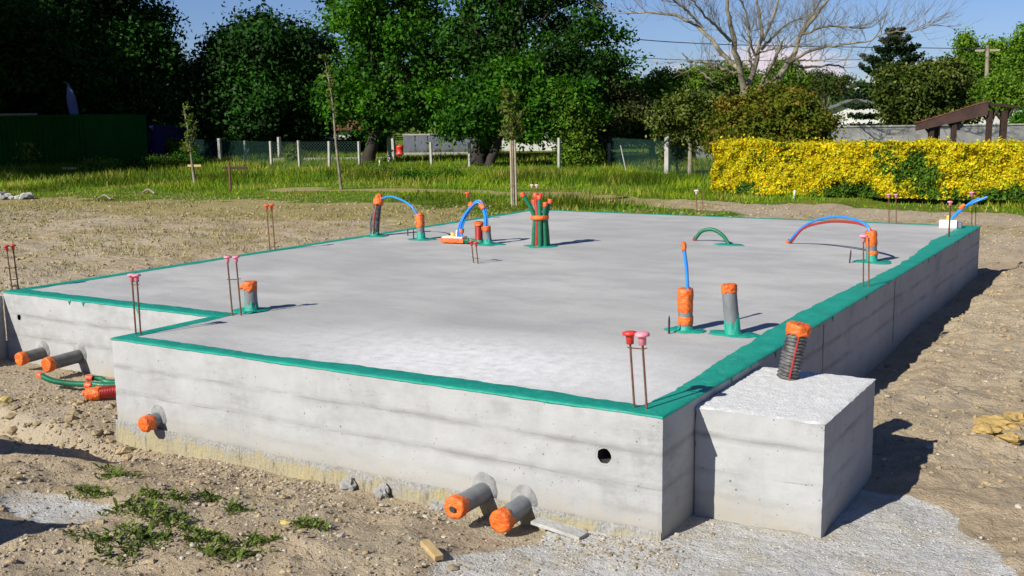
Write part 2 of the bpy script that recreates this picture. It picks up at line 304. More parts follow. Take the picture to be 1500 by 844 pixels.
# ------------------------------------------------------------------ object helpers
def tag(o, label=None, cat=None, group=None, kind=None):
    if label: o['label'] = label
    if cat: o['category'] = cat
    if group: o['group'] = group
    if kind: o['kind'] = kind
    return o
def thing(name, label, cat, loc, group=None):
    o = bpy.data.objects.new(name, None); col.objects.link(o); o.location = loc; o.empty_display_size = .1
    return tag(o, label, cat, group)
def link(name, me, mat, parent=None, loc=None):
    o = bpy.data.objects.new(name, me); col.objects.link(o)
    if mat: me.materials.append(M[mat] if isinstance(mat, str) else mat)
    if parent: o.parent = parent
    elif loc is not None: o.location = loc
    return o
def root_of(p):
    t = Vector((0,0,0))
    while p: t += p.location; p = p.parent
    return t
class MB:
    """collects world-space geometry"""
    def __init__(s): s.v = []; s.f = []; s.sm = []
    def add(s, V, F, smooth=True):
        k = len(s.v); s.v += [Vector(a) for a in V]; s.f += [tuple(i+k for i in f) for f in F]; s.sm += [smooth]*len(F); return s
    def tube(s, path, r, seg=12, cap=True, smooth=True):
        P = [Vector(a) for a in path]; n = len(P)
        rr = r if hasattr(r, '__len__') else [r]*n
        T = [(P[min(i+1,n-1)]-P[max(i-1,0)]).normalized() for i in range(n)]
        a = T[0].orthogonal().normalized(); V = []
        for i in range(n):
            a = (a - T[i]*a.dot(T[i])).normalized(); b = T[i].cross(a)
            for k in range(seg):
                t = 2*math.pi*k/seg; V.append(P[i] + (a*math.cos(t)+b*math.sin(t))*rr[i])
        F = [(i*seg+k, i*seg+(k+1)%seg, (i+1)*seg+(k+1)%seg, (i+1)*seg+k) for i in range(n-1) for k in range(seg)]
        s.add(V, F, smooth)
        if cap:
            s.add(V[:seg], [tuple(range(seg))[::-1]], False); s.add(V[-seg:], [tuple(range(seg))], False)
        return s
    def box(s, a, b, bev=0.0):
        x0,y0,z0 = a; x1,y1,z1 = b
        if not bev:
            V = [(x,y,z) for z in (z0,z1) for y in (y0,y1) for x in (x0,x1)]
            return s.add(V, [(0,2,3,1),(4,5,7,6),(0,1,5,4),(2,6,7,3),(0,4,6,2),(1,3,7,5)], False)
        import bmesh
        bm = bmesh.new(); bmesh.ops.create_cube(bm, size=1)
        for v in bm.verts: v.co = Vector(((x0+x1)/2+v.co.x*(x1-x0), (y0+y1)/2+v.co.y*(y1-y0), (z0+z1)/2+v.co.z*(z1-z0)))
        bmesh.ops.bevel(bm, geom=list(bm.edges), offset=bev, segments=2, affect='EDGES', profile=.5)
        bm.verts.index_update(); V = [v.co.copy() for v in bm.verts]; F = [tuple(v.index for v in f.verts) for f in bm.faces]; bm.free()
        return s.add(V, F, False)
    def rbox(s, c, size, rz=0, tilt=0, bev=0):
        t = MB(); t.box(tuple(-x/2 for x in size), tuple(x/2 for x in size), bev)
        Mx = Matrix.Rotation(rz, 3, 'Z') @ Matrix.Rotation(tilt, 3, 'Y')
        return s.add([Vector(c)+Mx@v for v in t.v], t.f, False)
    def lathe(s, c, prof, seg=16, axis=(0,0,1)):
        c = Vector(c); ax = Vector(axis).normalized(); a = ax.orthogonal().normalized(); b = ax.cross(a); V = []
        for r, h in prof:
            for k in range(seg):
                t = 2*math.pi*k/seg; V.append(c + ax*h + (a*math.cos(t)+b*math.sin(t))*r)
        n = len(prof)
        F = [(i*seg+k, i*seg+(k+1)%seg, (i+1)*seg+(k+1)%seg, (i+1)*seg+k) for i in range(n-1) for k in range(seg)]
        return s.add(V, F, True)
    def rock(s, c, r, seed=0, sub=2, rough=.35, fl=(1,1,1)):
        import bmesh
        bm = bmesh.new(); bmesh.ops.create_icosphere(bm, subdivisions=sub, radius=1); bm.verts.index_update()
        V = []
        for v in bm.verts:
            k = 1 + rough*noise.noise(v.co*1.3+Vector((seed*3.1, seed, 0))) + rough*.5*noise.noise(v.co*3+Vector((0, seed, seed*2)))
            V.append(Vector(c)+Vector((v.co.x*fl[0], v.co.y*fl[1], v.co.z*fl[2]))*k*r)
        F = [tuple(v.index for v in f.verts) for f in bm.faces]; bm.free()
        return s.add(V, F, False)
    def build(s, name, mat, parent=None, loc=None):
        o0 = root_of(parent) if parent else Vector(loc or (0,0,0))
        me = bpy.data.meshes.new(name); me.from_pydata([v-o0 for v in s.v], [], s.f); me.polygons.foreach_set('use_smooth', s.sm); me.update()
        return link(name, me, mat, parent, loc)
def np_mesh(name, V, n, mat, parent=None, loc=None, tint=None, smooth=False):
    """V: (k*n,3) array, consecutive n-gons"""
    o0 = np.array(root_of(parent) if parent else (loc or (0,0,0))); V = np.asarray(V, np.float32)-o0.astype(np.float32)
    me = bpy.data.meshes.new(name); k = len(V)//n
    me.vertices.add(len(V)); me.vertices.foreach_set('co', V.ravel()); me.loops.add(k*n); me.loops.foreach_set('vertex_index', np.arange(k*n, dtype=np.int32))
    me.polygons.add(k); me.polygons.foreach_set('loop_start', np.arange(0, k*n, n, dtype=np.int32)); me.polygons.foreach_set('loop_total', np.full(k, n, np.int32))
    if tint is not None:
        a = me.attributes.new('tint', 'FLOAT', 'FACE'); a.data.foreach_set('value', tint.astype(np.float32))
    me.update(calc_edges=True)
    return link(name, me, mat, parent, loc)

# ------------------------------------------------------------------ terrain
W, L, RC, XD = 4.073, 10.179, .922, -6.671       # front width, depth, recess, left edge
TRACK = [atz(*q) for q in ((430,281),(560,283),(680,284),(800,288),(900,296),(1000,300),(1200,308),(1500,322),(1900,345))]
def seg_dist(x, y, pts):
    d = np.full(np.shape(x), 1e9)
    for a, b in zip(pts[:-1], pts[1:]):
        ax, ay, bx, by = a[0], a[1], b[0], b[1]; L2 = (bx-ax)**2+(by-ay)**2
        t = np.clip(((x-ax)*(bx-ax)+(y-ay)*(by-ay))/L2, 0, 1)
        d = np.minimum(d, np.hypot(x-ax-t*(bx-ax), y-ay-t*(by-ay)))
    return d
def hgt(x, y):
    x = np.asarray(x, float); y = np.asarray(y, float)
    z = -.62 + 0*x
    near = sst(30, 12, np.hypot(x+2, y-2))
    z = z + fbm(x, y, 2.3, 3, 3)*.07*near + fbm(x, y, 9, 5, 2)*.10*sst(12, 30, np.hypot(x+2, y-4))
    away = sst(.0, .35, np.maximum(np.maximum(XD-x, x), np.maximum(-y, y-L)))
    rough = fbm(x, y, .42, 11, 4)*.060 + np.abs(fbm(x, y, .19, 21, 4))*.045 - .016 + np.maximum(0, fbm(x, y, .085, 25, 2)-.12)*.05
    z = z + rough*near*(.35+.65*away)
    # excavated strip in front of the front wall
    d = np.where((x > -W-.3) & (x < .1), -y, 9)
    z = z - .075*sst(.75, .1, d)*sst(.2, -.6, x)*sst(-W-.35, -W+.1, x) - .05*sst(.5, .0, np.hypot((x+3.9)*.6, y))
    # ditch west of the near-left corner
    yd = -.30 + .10*np.sin((x+4)*2.2) + .06*vn(x*2.7, x*0, 4)
    dt = np.abs(y-yd)
    z = z - .14*sst(.24, .04, dt)*sst(-3.45, -3.95, x)
    z = z + .05*sst(.35, .0, np.abs(y-yd+.32))*sst(-3.5, -4.1, x)
    # eroded bank on the right of the right wall
    z = z + (.06+.05*vn(x*3, y*2.2, 9))*sst(.22, .50, x+.10*vn(y*2.1, y*0, 2)+.05*vn(y*7, y*0, 3))*sst(1.9, 2.6, y)*sst(13, 10.5, y) - .03*sst(.25, .0, np.abs(x-.1))*(y > 1.4)*(y < L)
    # slurry apron is flatter and a touch proud
    k = slurry(x, y)
    z = z*(1-k*.8) + (-.632+.022*fbm(x, y, .3, 31, 4))*k*.8
    # left field rises a bit to the slab edge
    z = z + .06*sst(XD-.1, XD-2.5, x)*sst(1.5, 3, y)
    # keep clear below the concrete
    ins = ((x > XD+.05) & (x < -.05) & (y > RC+.05) & (y < L-.05)) | ((x > -W+.05) & (x < -.05) & (y > .05) & (y < RC+.2)) | ((x > .04) & (x < .63) & (y > .46) & (y < 1.41))
    return np.where(ins, -1.0, z)
def slurry(x, y):
    a = np.hypot((x-.52)/1.02, (y-.16)/1.16) + .35*vn(x*1.9, y*1.9, 41)+.14*vn(x*6, y*6, 42)
    b = np.hypot((x+.1)/.75, (y+.75)/.6) + .3*vn(x*2.5, y*2.5, 43)
    c = np.hypot((x+3.05)/.55, (y+1.25)/.22) + .5*vn(x*4, y*4, 44)
    return np.maximum(sst(1.05, .9, a), np.maximum(sst(1.1, .8, b), .8*sst(1.15, .6, c)))
GB = [atz(*q) for q in ((-250,284),(0,291),(250,297),(500,303),(690,310))]
def zones(x, y):
    yb = np.interp(x, [p.x for p in GB]+[-8, 20], [p.y for p in GB]+[10.6, 11]) + 2.2*vn(x*.5, y*.5, 51)+1.0*vn(x*1.7, y*1.7, 52)
    g = sst(-.6, 1.0, y-yb)
    tr = seg_dist(x, y, TRACK) + .9*vn(x*.8, y*.8, 53)+.4*vn(x*3, y*3, 54)
    wt = np.interp(x, [-20, -10, -4, 4], [.45, .8, 1.6, 2.2])
    g = g*sst(wt*.6, wt*1.3, tr)
    bare = sst(-6.5, -4.5, x)*sst(18.6, 17.6, y + .8*vn(x, y, 55))        # dirt right of the slab's far edge
    g = g*(1-bare)
    dry = sst(XD-1.2, XD-5, x)*sst(3, 6, y)*.30 + .14*sst(XD-.6, XD-2.5, x)*(y > 1) + .5*sst(-4, -1.0, y-yb)*(x < XD)
    dry = np.clip(np.maximum(dry, .5*bare*sst(12, 17, y)), 0, 1)
    fg = .35*sst(-.9, -2.6, x)*sst(-.55, -.9, y)                           # mossy spots in the foreground
    return g, slurry(x, y), np.clip(np.maximum(dry, fg), 0, 1)
def axis(a, b, s, far, gr):
    c = list(np.arange(a, b, s)); lo, hi = [], []; d = s; v = a
    while v > -far: d *= gr; v -= d; lo.append(v)
    d = s; v = c[-1]
    while v < far: d *= gr; v += d; hi.append(v)
    return np.array(lo[::-1]+c+hi)
xs = axis(-7.6, 2.6, .032, 900, 1.032); ys = axis(-2.6, 8.0, .036, 900, 1.03)
X, Y = np.meshgrid(xs, ys); Z = hgt(X, Y); nx, ny = len(xs), len(ys)
me = bpy.data.meshes.new('ground'); V = np.stack([X, Y, Z], -1).reshape(-1, 3).astype(np.float32)
me.vertices.add(len(V)); me.vertices.foreach_set('co', V.ravel())
I = np.arange(nx*ny).reshape(ny, nx); Q = np.stack([I[:-1,:-1], I[:-1,1:], I[1:,1:], I[1:,:-1]], -1).reshape(-1, 4).astype(np.int32)
me.loops.add(Q.size); me.loops.foreach_set('vertex_index', Q.ravel()); me.polygons.add(len(Q))
me.polygons.foreach_set('loop_start', np.arange(0, Q.size, 4, dtype=np.int32)); me.polygons.foreach_set('loop_total', np.full(len(Q), 4, np.int32))
me.polygons.foreach_set('use_smooth', np.ones(len(Q), bool))
g_, s_, d_ = zones(X, Y); ca = np.stack([g_, s_, d_, np.ones_like(g_)], -1).astype(np.float32)
at_ = me.attributes.new('zone', 'FLOAT_COLOR', 'POINT'); at_.data.foreach_set('color', ca.ravel()); me.update(calc_edges=True)
tag(link('ground', me, 'ground'), kind='structure')
def gz(x, y): return float(hgt(np.array([x]), np.array([y]))[0])

# ------------------------------------------------------------------ foundation
FD = thing('foundation_slab', 'freshly poured grey concrete house slab with bright green sealed rim', 'foundation', (0,0,-.62))
def vnoise1(u, s): return float(vn(np.array([u]), np.array([s*7.7]), s)[0])
def chipz(x, y): return .004 + .010*abs(noise.noise(Vector((x*9, y*9, 3)))) + .012*max(0, noise.noise(Vector((x*23, y*23, 8)))-.25)
def wall_grid(a, b, nrm, z0, z1, holes=(), step=.03, seed=1, c0=None, c1=None, worn=False):
    a, b = Vector(a), Vector(b); n = max(2, int((b-a).length/step)); m_ = max(2, int((z1-z0)/step)); nrm = Vector(nrm); Lw = (b-a).length
    V = []
    for j in range(m_+1):
        for i in range(n+1):
            p = a.lerp(b, i/n); z = z0+(z1-z0)*j/m_
            e = min(i, n-i)/n*Lw; we = max(0, 1-e/.022)
            cd_ = (Vector(c0) if c0 else None) if i < n/2 else (Vector(c1) if c1 else None); cp = b if i >= n/2 else a
            d = .004*noise.noise(Vector((p.x*2+seed, p.y*2, z*3))) + .0022*noise.noise(Vector((p.x*11, p.y*11+seed, z*12))) - .0025*max(0, 1-abs((z+.195+.01*noise.noise(Vector((p.x*2,p.y*2,0))))/.018)) - .0025*max(0, 1-abs((z+.375)/.018))
            v = Vector((p.x, p.y, z)) + nrm*d*(1-we)
            if cd_ and we > 0: v -= cd_*we*(.003+.004*abs(noise.noise(Vector((cp.x*5, cp.y*5, z*14))))+.010*max(0, noise.noise(Vector((cp.x*3, cp.y*3, z*31)))-.3))
            if worn and j == m_: v = Vector((p.x, p.y, z)) - (cd_*we*.004 if cd_ else Vector()); v.z -= chipz(p.x, p.y)
            V.append(v)
    F = []; drop = set()
    for j in range(m_):
        for i in range(n):
            q = (j*(n+1)+i, j*(n+1)+i+1, (j+1)*(n+1)+i+1, (j+1)*(n+1)+i)
            c = (V[q[0]]+V[q[2]])/2
            if any((c-Vector(h[0])).length < h[1] for h in holes): drop.update(q); continue
            F.append(q)
    for k in drop:
        for h in holes:
            c = Vector(h[0]); d = V[k]-c; d -= nrm*d.dot(nrm)
            if 1e-4 < d.length < h[1]*1.9: V[k] = c + d.normalized()*(h[1]+rnd.uniform(-.0015,.003))
    return V, F
mb = MB()
HF = ((-.320, 0, -.248), .040); HR = ((-6.472, RC, -.215), .026)
zb = -.60
CC = {1: ((1,-1,0),(-1,-1,0)), 2: ((-1,-1,0),None), 3: (None,None), 4: (None,(-1,1,0)), 5: ((-1,1,0),(1,1,0)), 6: ((1,1,0),(1,-1,0))}
for a, b, nr, hs, sd_ in (((0,0,0), (-W,0,0), (0,-1,0), (HF,), 1), ((-W,0,0), (-W,RC,0), (-1,0,0), (), 2), ((-W,RC,0), (XD,RC,0), (0,-1,0), (HR,), 3),
                     ((XD,RC,0), (XD,L,0), (-1,0,0), (), 4), ((XD,L,0), (0,L,0), (0,1,0), (), 5), ((0,L,0), (0,0,0), (1,0,0), (), 6)):
    V_, F_ = wall_grid(a, b, nr, zb-.25 if sd_ not in (1,) else zb, 0, hs, .016 if sd_ in (1,2,3) else .05, sd_, *CC[sd_]); mb.add(V_, F_)
mb.build('foundation_wall', 'wall', FD)
# rebated holes
hb = MB()
for (c, r) in (HF, HR):
    hb.lathe(c, [(r+.010, 0.001), (r*1.02, -.03), (r, -.30), (.001, -.30)], 20, (0,-1,0))
hb.build('pipe_hole', 'dark', FD)
sb = MB(); sb.add([(0,0,0), (0,L,0), (XD,L,0), (XD,RC,0), (-W,RC,0), (-W,0,0)], [(0,1,2,3,4,5)], False)
sb.build('slab_top', 'slab', FD)
# vertical pour joints on the right wall
jb = MB()
for y in (2.85, 5.17): jb.box((-.01, y-.007, -.6), (.0045, y+.007, -.03))
jb.build('joint', 'mortar', FD)
# rough footing under the front wall
V_, F_ = wall_grid((.0,-.012,0), (-W,-.012,0), (0,-1,0), -1.0, -.585, (), .03, 9)
ft = MB()
for v in V_:
    n1 = noise.noise(Vector((v.x*9, v.z*3, 5))); n2 = noise.noise(Vector((v.x*2.2, 1, 5)))
    v.y += -.004 + .016*n1 + .008*n2 - .004*abs(noise.noise(Vector((v.x*30, v.z*3, 2))))
    if v.z > -.60: v.z = -.585-.014*n2 + .012*max(0,(-v.x-2.6))
ft.add(V_, F_); ft.build('footing', 'footing', FD)
# piers
def pier(x0, x1, y0, y1, zt, label, sd_):
    p = MB()
    for a, b, nr, s2, c0, c1 in (((x0,y0,0),(x1,y0,0),(0,-1,0),1,(-1,-1,0),(1,-1,0)), ((x1,y0,0),(x1,y1,0),(1,0,0),2,(1,-1,0),(1,1,0)), ((x1,y1,0),(x0,y1,0),(0,1,0),3,(1,1,0),(-1,1,0)), ((x0,y1,0),(x0,y0,0),(-1,0,0),4,(-1,1,0),(-1,-1,0))):
        V_, F_ = wall_grid(a, b, nr, -.95, zt, (), .018, sd_+s2, c0, c1, True); p.add(V_, F_)
    # rough trowelled top, edges worn
    n = 44; V_ = []
    for j in range(n+1):
        for i in range(n+1):
            x = x0+(x1-x0)*i/n; y = y0+(y1-y0)*j/n
            if min(i, n-i, j, n-j) == 0: V_.append((x, y, zt-chipz(x, y))); continue
            V_.append((x, y, zt + .004*noise.noise(Vector((x*4,y*4,sd_))) - .008*abs(noise.noise(Vector((x*20,y*20,1)))) + .003*noise.noise(Vector((x*40,y*40,1)))))
    F_ = [(j*(n+1)+i, j*(n+1)+i+1, (j+1)*(n+1)+i+1, (j+1)*(n+1)+i) for j in range(n) for i in range(n)]
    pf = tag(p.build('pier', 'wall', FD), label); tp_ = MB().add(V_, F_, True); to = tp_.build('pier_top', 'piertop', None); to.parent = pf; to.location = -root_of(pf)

pier(.002, .679, .406, 1.463, -.043, 'square concrete pier block beside the right wall', 20)
pier(XD-1.1, XD-.002, RC-.95, RC-.003, -.030, 'concrete pier block at the left frame edge', 40)
# green coating: top strip + lip over the edge, per side
ct = MB()
def coat(a, b, nrm, wf, zi, seed, lip=.011, ext0=0, ext1=0):
    a, b, nrm = Vector(a), Vector(b), Vector(nrm); Lg = (b-a).length; d = (b-a)/Lg; n = int((Lg+ext0+ext1)/.018); V_ = []
    for i in range(n+1):
        t = -ext0+(Lg+ext0+ext1)*i/n; p = a+d*t
        wd = wf(t) + .022*noise.noise(Vector((t*5, seed, 1))) + .010*noise.noise(Vector((t*17, seed, 2)))+ .025*noise.noise(Vector((t*1.3, seed, 2)))
        lp = lip + .005*noise.noise(Vector((t*9, seed, 3))) + .006*noise.noise(Vector((t*2.2, seed, 7)))
        dr = noise.noise(Vector((t*34, seed, 4))); 
        if dr > .40 and .1 < t < Lg-.1: lp += (dr-.40)*.26
        up = .0015*noise.noise(Vector((t*20, seed, 9)))
        for o, z in ((-wd, .0005), (-wd+.006, zi*.5+up*.5), (-.03, zi*.5+.001), (-.002, zi*.5), (.0065, -.004), (.0070, -lp*.7), (.001, -lp)):
            V_.append(p + nrm*o + Vector((0,0,z)))
    F_ = [(i*7+k, i*7+k+1, i*7+8+k, i*7+7+k) for i in range(n) for k in range(6)]
    ct.add(V_, F_)
coat((0,0,0), (-W,0,0), (0,-1,0), lambda t: .145+.03*math.sin(t*1.4), .0040, 1)
coat((-W,0,0), (-W,RC,0), (-1,0,0), lambda t: .12, .0046, 2)
coat((-W,RC,0), (XD,RC,0), (0,-1,0), lambda t: .17, .0052, 3, ext0=.10)
coat((XD,RC,0), (XD,L,0), (-1,0,0), lambda t: .14, .0044, 4)
coat((XD,L,0), (0,L,0), (0,1,0), lambda t: .13, .0050, 5)
coat((0,L,0), (0,0,0), (1,0,0), lambda t: .20+.04*math.sin(t*1.1), .0056, 6, lip=.010)
coatobj = ct.build('sealing_coat', 'teal', FD)
# mortar collars round the outlet pipes (parts of the wall)
def collar(c, r, up=.05):
    m_ = MB(); n = 22; c = Vector(c)
    V_ = [c+Vector((0,-.018,0))]
    for k in range(n):
        t = 2*math.pi*k/n; rr = r*(1+.12*noise.noise(Vector((math.cos(t)*2, math.sin(t)*2, c.x*5))))
        V_.append(c+Vector((math.cos(t)*rr*.82, -.014, math.sin(t)*rr*.95+up*.3)))
        V_.append(c+Vector((math.cos(t)*rr, .004, math.sin(t)*rr*1.1+up*.3)))
    F_ = [(0, 1+2*k, 1+2*((k+1)%n)) for k in range(n)] + [(1+2*k, 2+2*k, 2+2*((k+1)%n), 1+2*((k+1)%n)) for k in range(n)]
    m_.add(V_, F_); m_.build('mortar_collar', 'mortar2', FD)

# ------------------------------------------------------------------ helpers for pipes
def tape_cap(mb, base, tip, r, wr=1.06, seg=18, ln=.06, seed=1, ragged=True):
    """wrapped tape bag over a pipe end: from tip back ln"""
    base, tip = Vector(base), Vector(tip); ax = (tip-base).normalized()
    a = ax.orthogonal().normalized(); b = ax.cross(a); V_ = []; prof = [(-ln, 1.0), (-ln*.96, wr), (-ln*.75, wr*1.05), (-ln*.5, wr*1.01), (-ln*.25, wr*1.06), (-ln*.08, wr*1.04), (.004, wr*.97), (.007, wr*.80), (.002, .55), (.006, .30), (.002, .02)]
    for i, (h, q) in enumerate(prof):
        for k in range(seg):
            t = 2*math.pi*k/seg; u = a*math.cos(t)+b*math.sin(t)
            w_ = 1+.10*noise.noise(Vector((math.cos(t)*2, math.sin(t)*2, i*.9+seed*5)))+.07*noise.noise(Vector((math.cos(t)*6, math.sin(t)*6, i*1.9+seed*3)))
            hh = h + (.03*noise.noise(Vector((math.cos(t)*2.5, math.sin(t)*2.5, seed*3))) if i < 2 and ragged else .005*noise.noise(Vector((math.cos(t)*4*q, math.sin(t)*4*q, seed*2+i))) if i > 4 else 0)
            V_.append(tip + ax*hh + u*r*q*w_)
    n = len(prof); F_ = [(i*seg+k, i*seg+(k+1)%seg, (i+1)*seg+(k+1)%seg, (i+1)*seg+k) for i in range(n-1) for k in range(seg)]
    return mb.add(V_, F_)
def splat(mb, c, r, z, seed, stretch=(1,1), rise=None):
    c = Vector(c); n = 40; V_ = [Vector((c.x, c.y, z+.003))]
    for k in range(n):
        t = 2*math.pi*k/n; q = r*(1+.42*noise.noise(Vector((math.cos(t)*1.4, math.sin(t)*1.4, seed*4.3)))+.12*noise.noise(Vector((math.cos(t)*5, math.sin(t)*5, seed))))
        V_.append(Vector((c.x+math.cos(t)*q*stretch[0]*.93, c.y+math.sin(t)*q*stretch[1]*.93, z+.003)))
        V_.append(Vector((c.x+math.cos(t)*q*stretch[0], c.y+math.sin(t)*q*stretch[1], z-.004)))
    F_ = [(0, 1+2*k, 1+2*((k+1)%n)) for k in range(n)] + [(1+2*k, 2+2*k, 2+2*((k+1)%n), 1+2*((k+1)%n)) for k in range(n)]
    mb.add(V_, F_)
def skirt(mb, base, top, r, h, seed, seg=28, amp=.6):
    """sealant painted up the foot of a pipe with an uneven upper edge"""
    base, top = Vector(base), Vector(top); ax = (top-base).normalized(); a = ax.orthogonal().normalized(); b = ax.cross(a); V_ = []
    for k in range(seg):
        t = 2*math.pi*k/seg; u = a*math.cos(t)+b*math.sin(t)
        hh = h*(1+amp*noise.noise(Vector((math.cos(t)*2.2, math.sin(t)*2.2, seed*2.7)))*1.6)
        V_ += [base+u*(r*1.35)+Vector((0,0,.002)), base+u*(r*1.07)+ax*.02, base+u*(r*1.04)+ax*max(.03,hh)*.95, base+u*(r*.99)+ax*max(.03,hh)]
    F_ = [(4*k+j, 4*k+j+1, 4*((k+1)%seg)+j+1, 4*((k+1)%seg)+j) for k in range(seg) for j in range(3)]
    mb.add(V_, F_)
def curve(pts, n=24):
    """Catmull-Rom through points"""
    P = [Vector(p) for p in pts]; P = [2*P[0]-P[1]]+P+[2*P[-1]-P[-2]]; out = []; m_ = len(P)-3
    for s_i in range(m_):
        p0, p1, p2, p3 = P[s_i:s_i+4]; k = max(2, n//m_)
        for j in range(k):
            t = j/k; out.append(.5*((2*p1)+(p2-p0)*t+(2*p0-5*p1+4*p2-p3)*t*t+(3*p1-p0-3*p2+p3)*t**3))
    out.append(P[-2]); return out
def corrug(path, r, amp=.004, pitch=.012):
    P = [Vector(p) for p in path]; acc = [0]
    for a, b in zip(P[:-1], P[1:]): acc.append(acc[-1]+(b-a).length)
    n = int(acc[-1]/pitch*4); out, rr = [], []; j = 0
    for i in range(n+1):
        s_i = acc[-1]*i/n
        while j < len(P)-2 and acc[j+1] < s_i: j += 1
        t = (s_i-acc[j])/max(1e-6, acc[j+1]-acc[j]); out.append(P[j].lerp(P[j+1], t)); rr.append(r+(amp if i % 4 in (1,2) else -amp))
    return out, rr

# horizontal outlet pipes in the walls
def outlet(wall, end, r, label, seed, hole=False, mat='pvc', capln=.06, cr=1.6):
    o = thing('drain_pipe', label, 'pipe', end, 'grey drain pipes coming out of the foundation walls')
    wall, end = Vector(wall), Vector(end); d = (end-wall).normalized()
    MB().tube([wall-d*.15+Vector((0,0,0)), wall, end-d*.012], r, 20).build('pipe', mat, o)
    c = MB(); tape_cap(c, wall, end, r, 1.08, 20, capln, seed)
    if hole:
        c2 = MB(); c2.lathe(end+d*.0165, [(.001,0),(r*.2,.001),(r*.34,0)], 7, d); c2.build('opening', 'dark', o)
    c.build('tape_cap', 'tape', o)
    collar(wall, r*cr)
    return o
outlet((-1.047,.0,-.562), (-1.047,-.30,-.562), .055, 'grey drain pipe with torn orange cap left of its twin in the front wall', 1, True)
outlet((-.796,.0,-.590), (-.800,-.245,-.610), .055, 'grey drain pipe with closed orange cap nearest the pier in the front wall', 2)
outlet((-3.641,.0,-.508), (-3.650,-.125,-.522), .048, 'short orange capped drain pipe near the left corner of the front wall', 3, capln=.07)
outlet((-6.156,RC,-.494), (-6.156,RC-.245,-.507), .050, 'grey drain pipe farthest left in the recessed wall', 4, mat='pvcdark')
outlet((-5.672,RC,-.472), (-5.672,RC-.33,-.486), .055, 'grey drain pipe right of another in the recessed wall', 5, mat='pvcdark')
# red corrugated sleeve and green ducts out of the side wall
tp = atz(128,578,-.555); e = thing('red_duct', 'red corrugated duct end with orange tape low beside the left corner', 'duct', tp)
def toward(px, py, z): return atz(px, py, z)
w1 = Vector((-W, .80, -.50)); P_, R_ = corrug([w1, toward(168,573,-.535), tp], .045, .003); MB().tube(P_, R_, 16).build('sleeve', 'red', e)
c = MB(); tape_cap(c, toward(168,573,-.535), tp, .047, 1.06, 18, .10, 8); c.build('tape_cap', 'tape', e)
tp = atz(122,576,-.575); g2 = thing('grey_duct', 'small taped duct stub behind the red corrugated duct', 'duct', tp)
MB().tube([Vector((-W,.90,-.54)), toward(165,569,-.56), tp], .018, 12).build('sleeve', 'pvc', g2)
c = MB(); tape_cap(c, toward(165,569,-.56), tp, .020, 1.05, 12, .05, 9); c.build('tape_cap', 'capor', g2)
for i, (pts, lb, rr_) in enumerate((
    (((57,549,-.50), (78,558,-.53), (105,562,-.545), (135,563,-.53), (170,564,-.50)), 'long curved green duct lying on the earth by the recessed wall', .021),
    (((127,553,-.49), (148,555,-.50), (170,560,-.48)), 'short green duct above the long one beside the left corner', .019),
    (((126,564,-.53), (148,567,-.54), (170,567,-.52)), 'short green duct under the others beside the left corner', .019))):
    Q = [toward(*q_) for q_ in pts]+[Vector((-W,.87-.06*i,-.46))]; o = thing('green_duct', lb, 'duct', Q[0], 'green ducts coming out of the side wall')
    P_, R_ = corrug(curve(Q[::-1], 40), rr_, .0018, .010); MB().tube(P_, R_, 12).build('sleeve', 'green', o)
    c = MB(); tape_cap(c, Q[1], Q[0], rr_*1.05, 1.12, 12, .05, 10+i); c.build('tape_cap', 'capor', o)

# ------------------------------------------------------------------ pipes on the slab
def T(name, label, base, group='capped pipes standing on the slab', cat='pipe'): return thing(name, label, cat, base, group)
def seal(o, base, top, r, h, seed, sr, stretch=(1.15,.9), z=.0062):
    m_ = MB(); splat(m_, base, sr, z, seed, stretch)
    if h: skirt(m_, base, top, r, h, seed)
    m_.build('sealant', 'teal', o)
# a
B = Vector((-4.0+.02,1.235,0)); Tp = B+Vector((-.005,.0,.225)); o = T('service_pipe', 'short dark grey pipe with ragged orange top near the left recess corner', B)
MB().tube([B, Tp], .050, 22).build('pipe', 'pvc', o); c = MB(); tape_cap(c, B, Tp, .050, 1.05, 20, .06, 21); c.tube([Tp+Vector((-.04,-.02,-.03)), Tp+Vector((-.075,-.03,-.045)), Tp+Vector((-.09,-.03,-.04))], [.02,.016,.004], 8)
c.build('tape_cap', 'tape', o); seal(o, B, Tp, .05, .0, 3, .13, (1.1,1.1), .0068)
m_ = MB(); skirt(m_, B, Tp, .05, .05, 8, amp=1.4); m_.build('sealant', 'teal', o)
# b
B = Vector((-.729,2.062,0)); Tp = B+Vector((-.004,.0,.285)); o = T('service_pipe', 'orange taped pipe holding a single upright blue tube', B)
MB().tube([B, Tp-Vector((0,0,.01))], .050, 22).build('pipe', 'pvc', o); c = MB(); tape_cap(c, B, Tp, .0505, 1.05, 22, .16, 22)
V0 = MB(); V0.lathe(B+Vector((0,0,.045)), [(.0515,0),(.0535,.004),(.0535,.05),(.0515,.055)], 22); c.add(V0.v, V0.f); c.build('tape_wrap', 'tape', o)
MB().tube([Tp+Vector((.018,0,-.03)), Tp+Vector((.006,.0,.15)), Tp+Vector((-.014,.0,.28))], .0125, 12).build('water_tube', 'blue', o)
c = MB(); tape_cap(c, Tp+Vector((-.01,0,.25)), Tp+Vector((-.0165,0,.315)), .0135, 1.25, 12, .045, 23); c.build('tube_cap', 'tape', o)
seal(o, B, Tp, .05, .028, 5, .125, (1.2,.75))
# c
B = Vector((-.395,2.075,0)); Tp = B+Vector((-.030,-.012,.335)); o = T('service_pipe', 'leaning grey pipe with orange lid and green smear beside the right rim', B)
MB().tube([B, Tp-Vector((0,0,.01))], .050, 22).build('pipe', 'pvc', o); c = MB(); tape_cap(c, B, Tp, .050, 1.05, 22, .05, 24); c.build('tape_cap', 'tape', o)
seal(o, B, Tp, .05, .11, 7, .145, (1.25,.7))
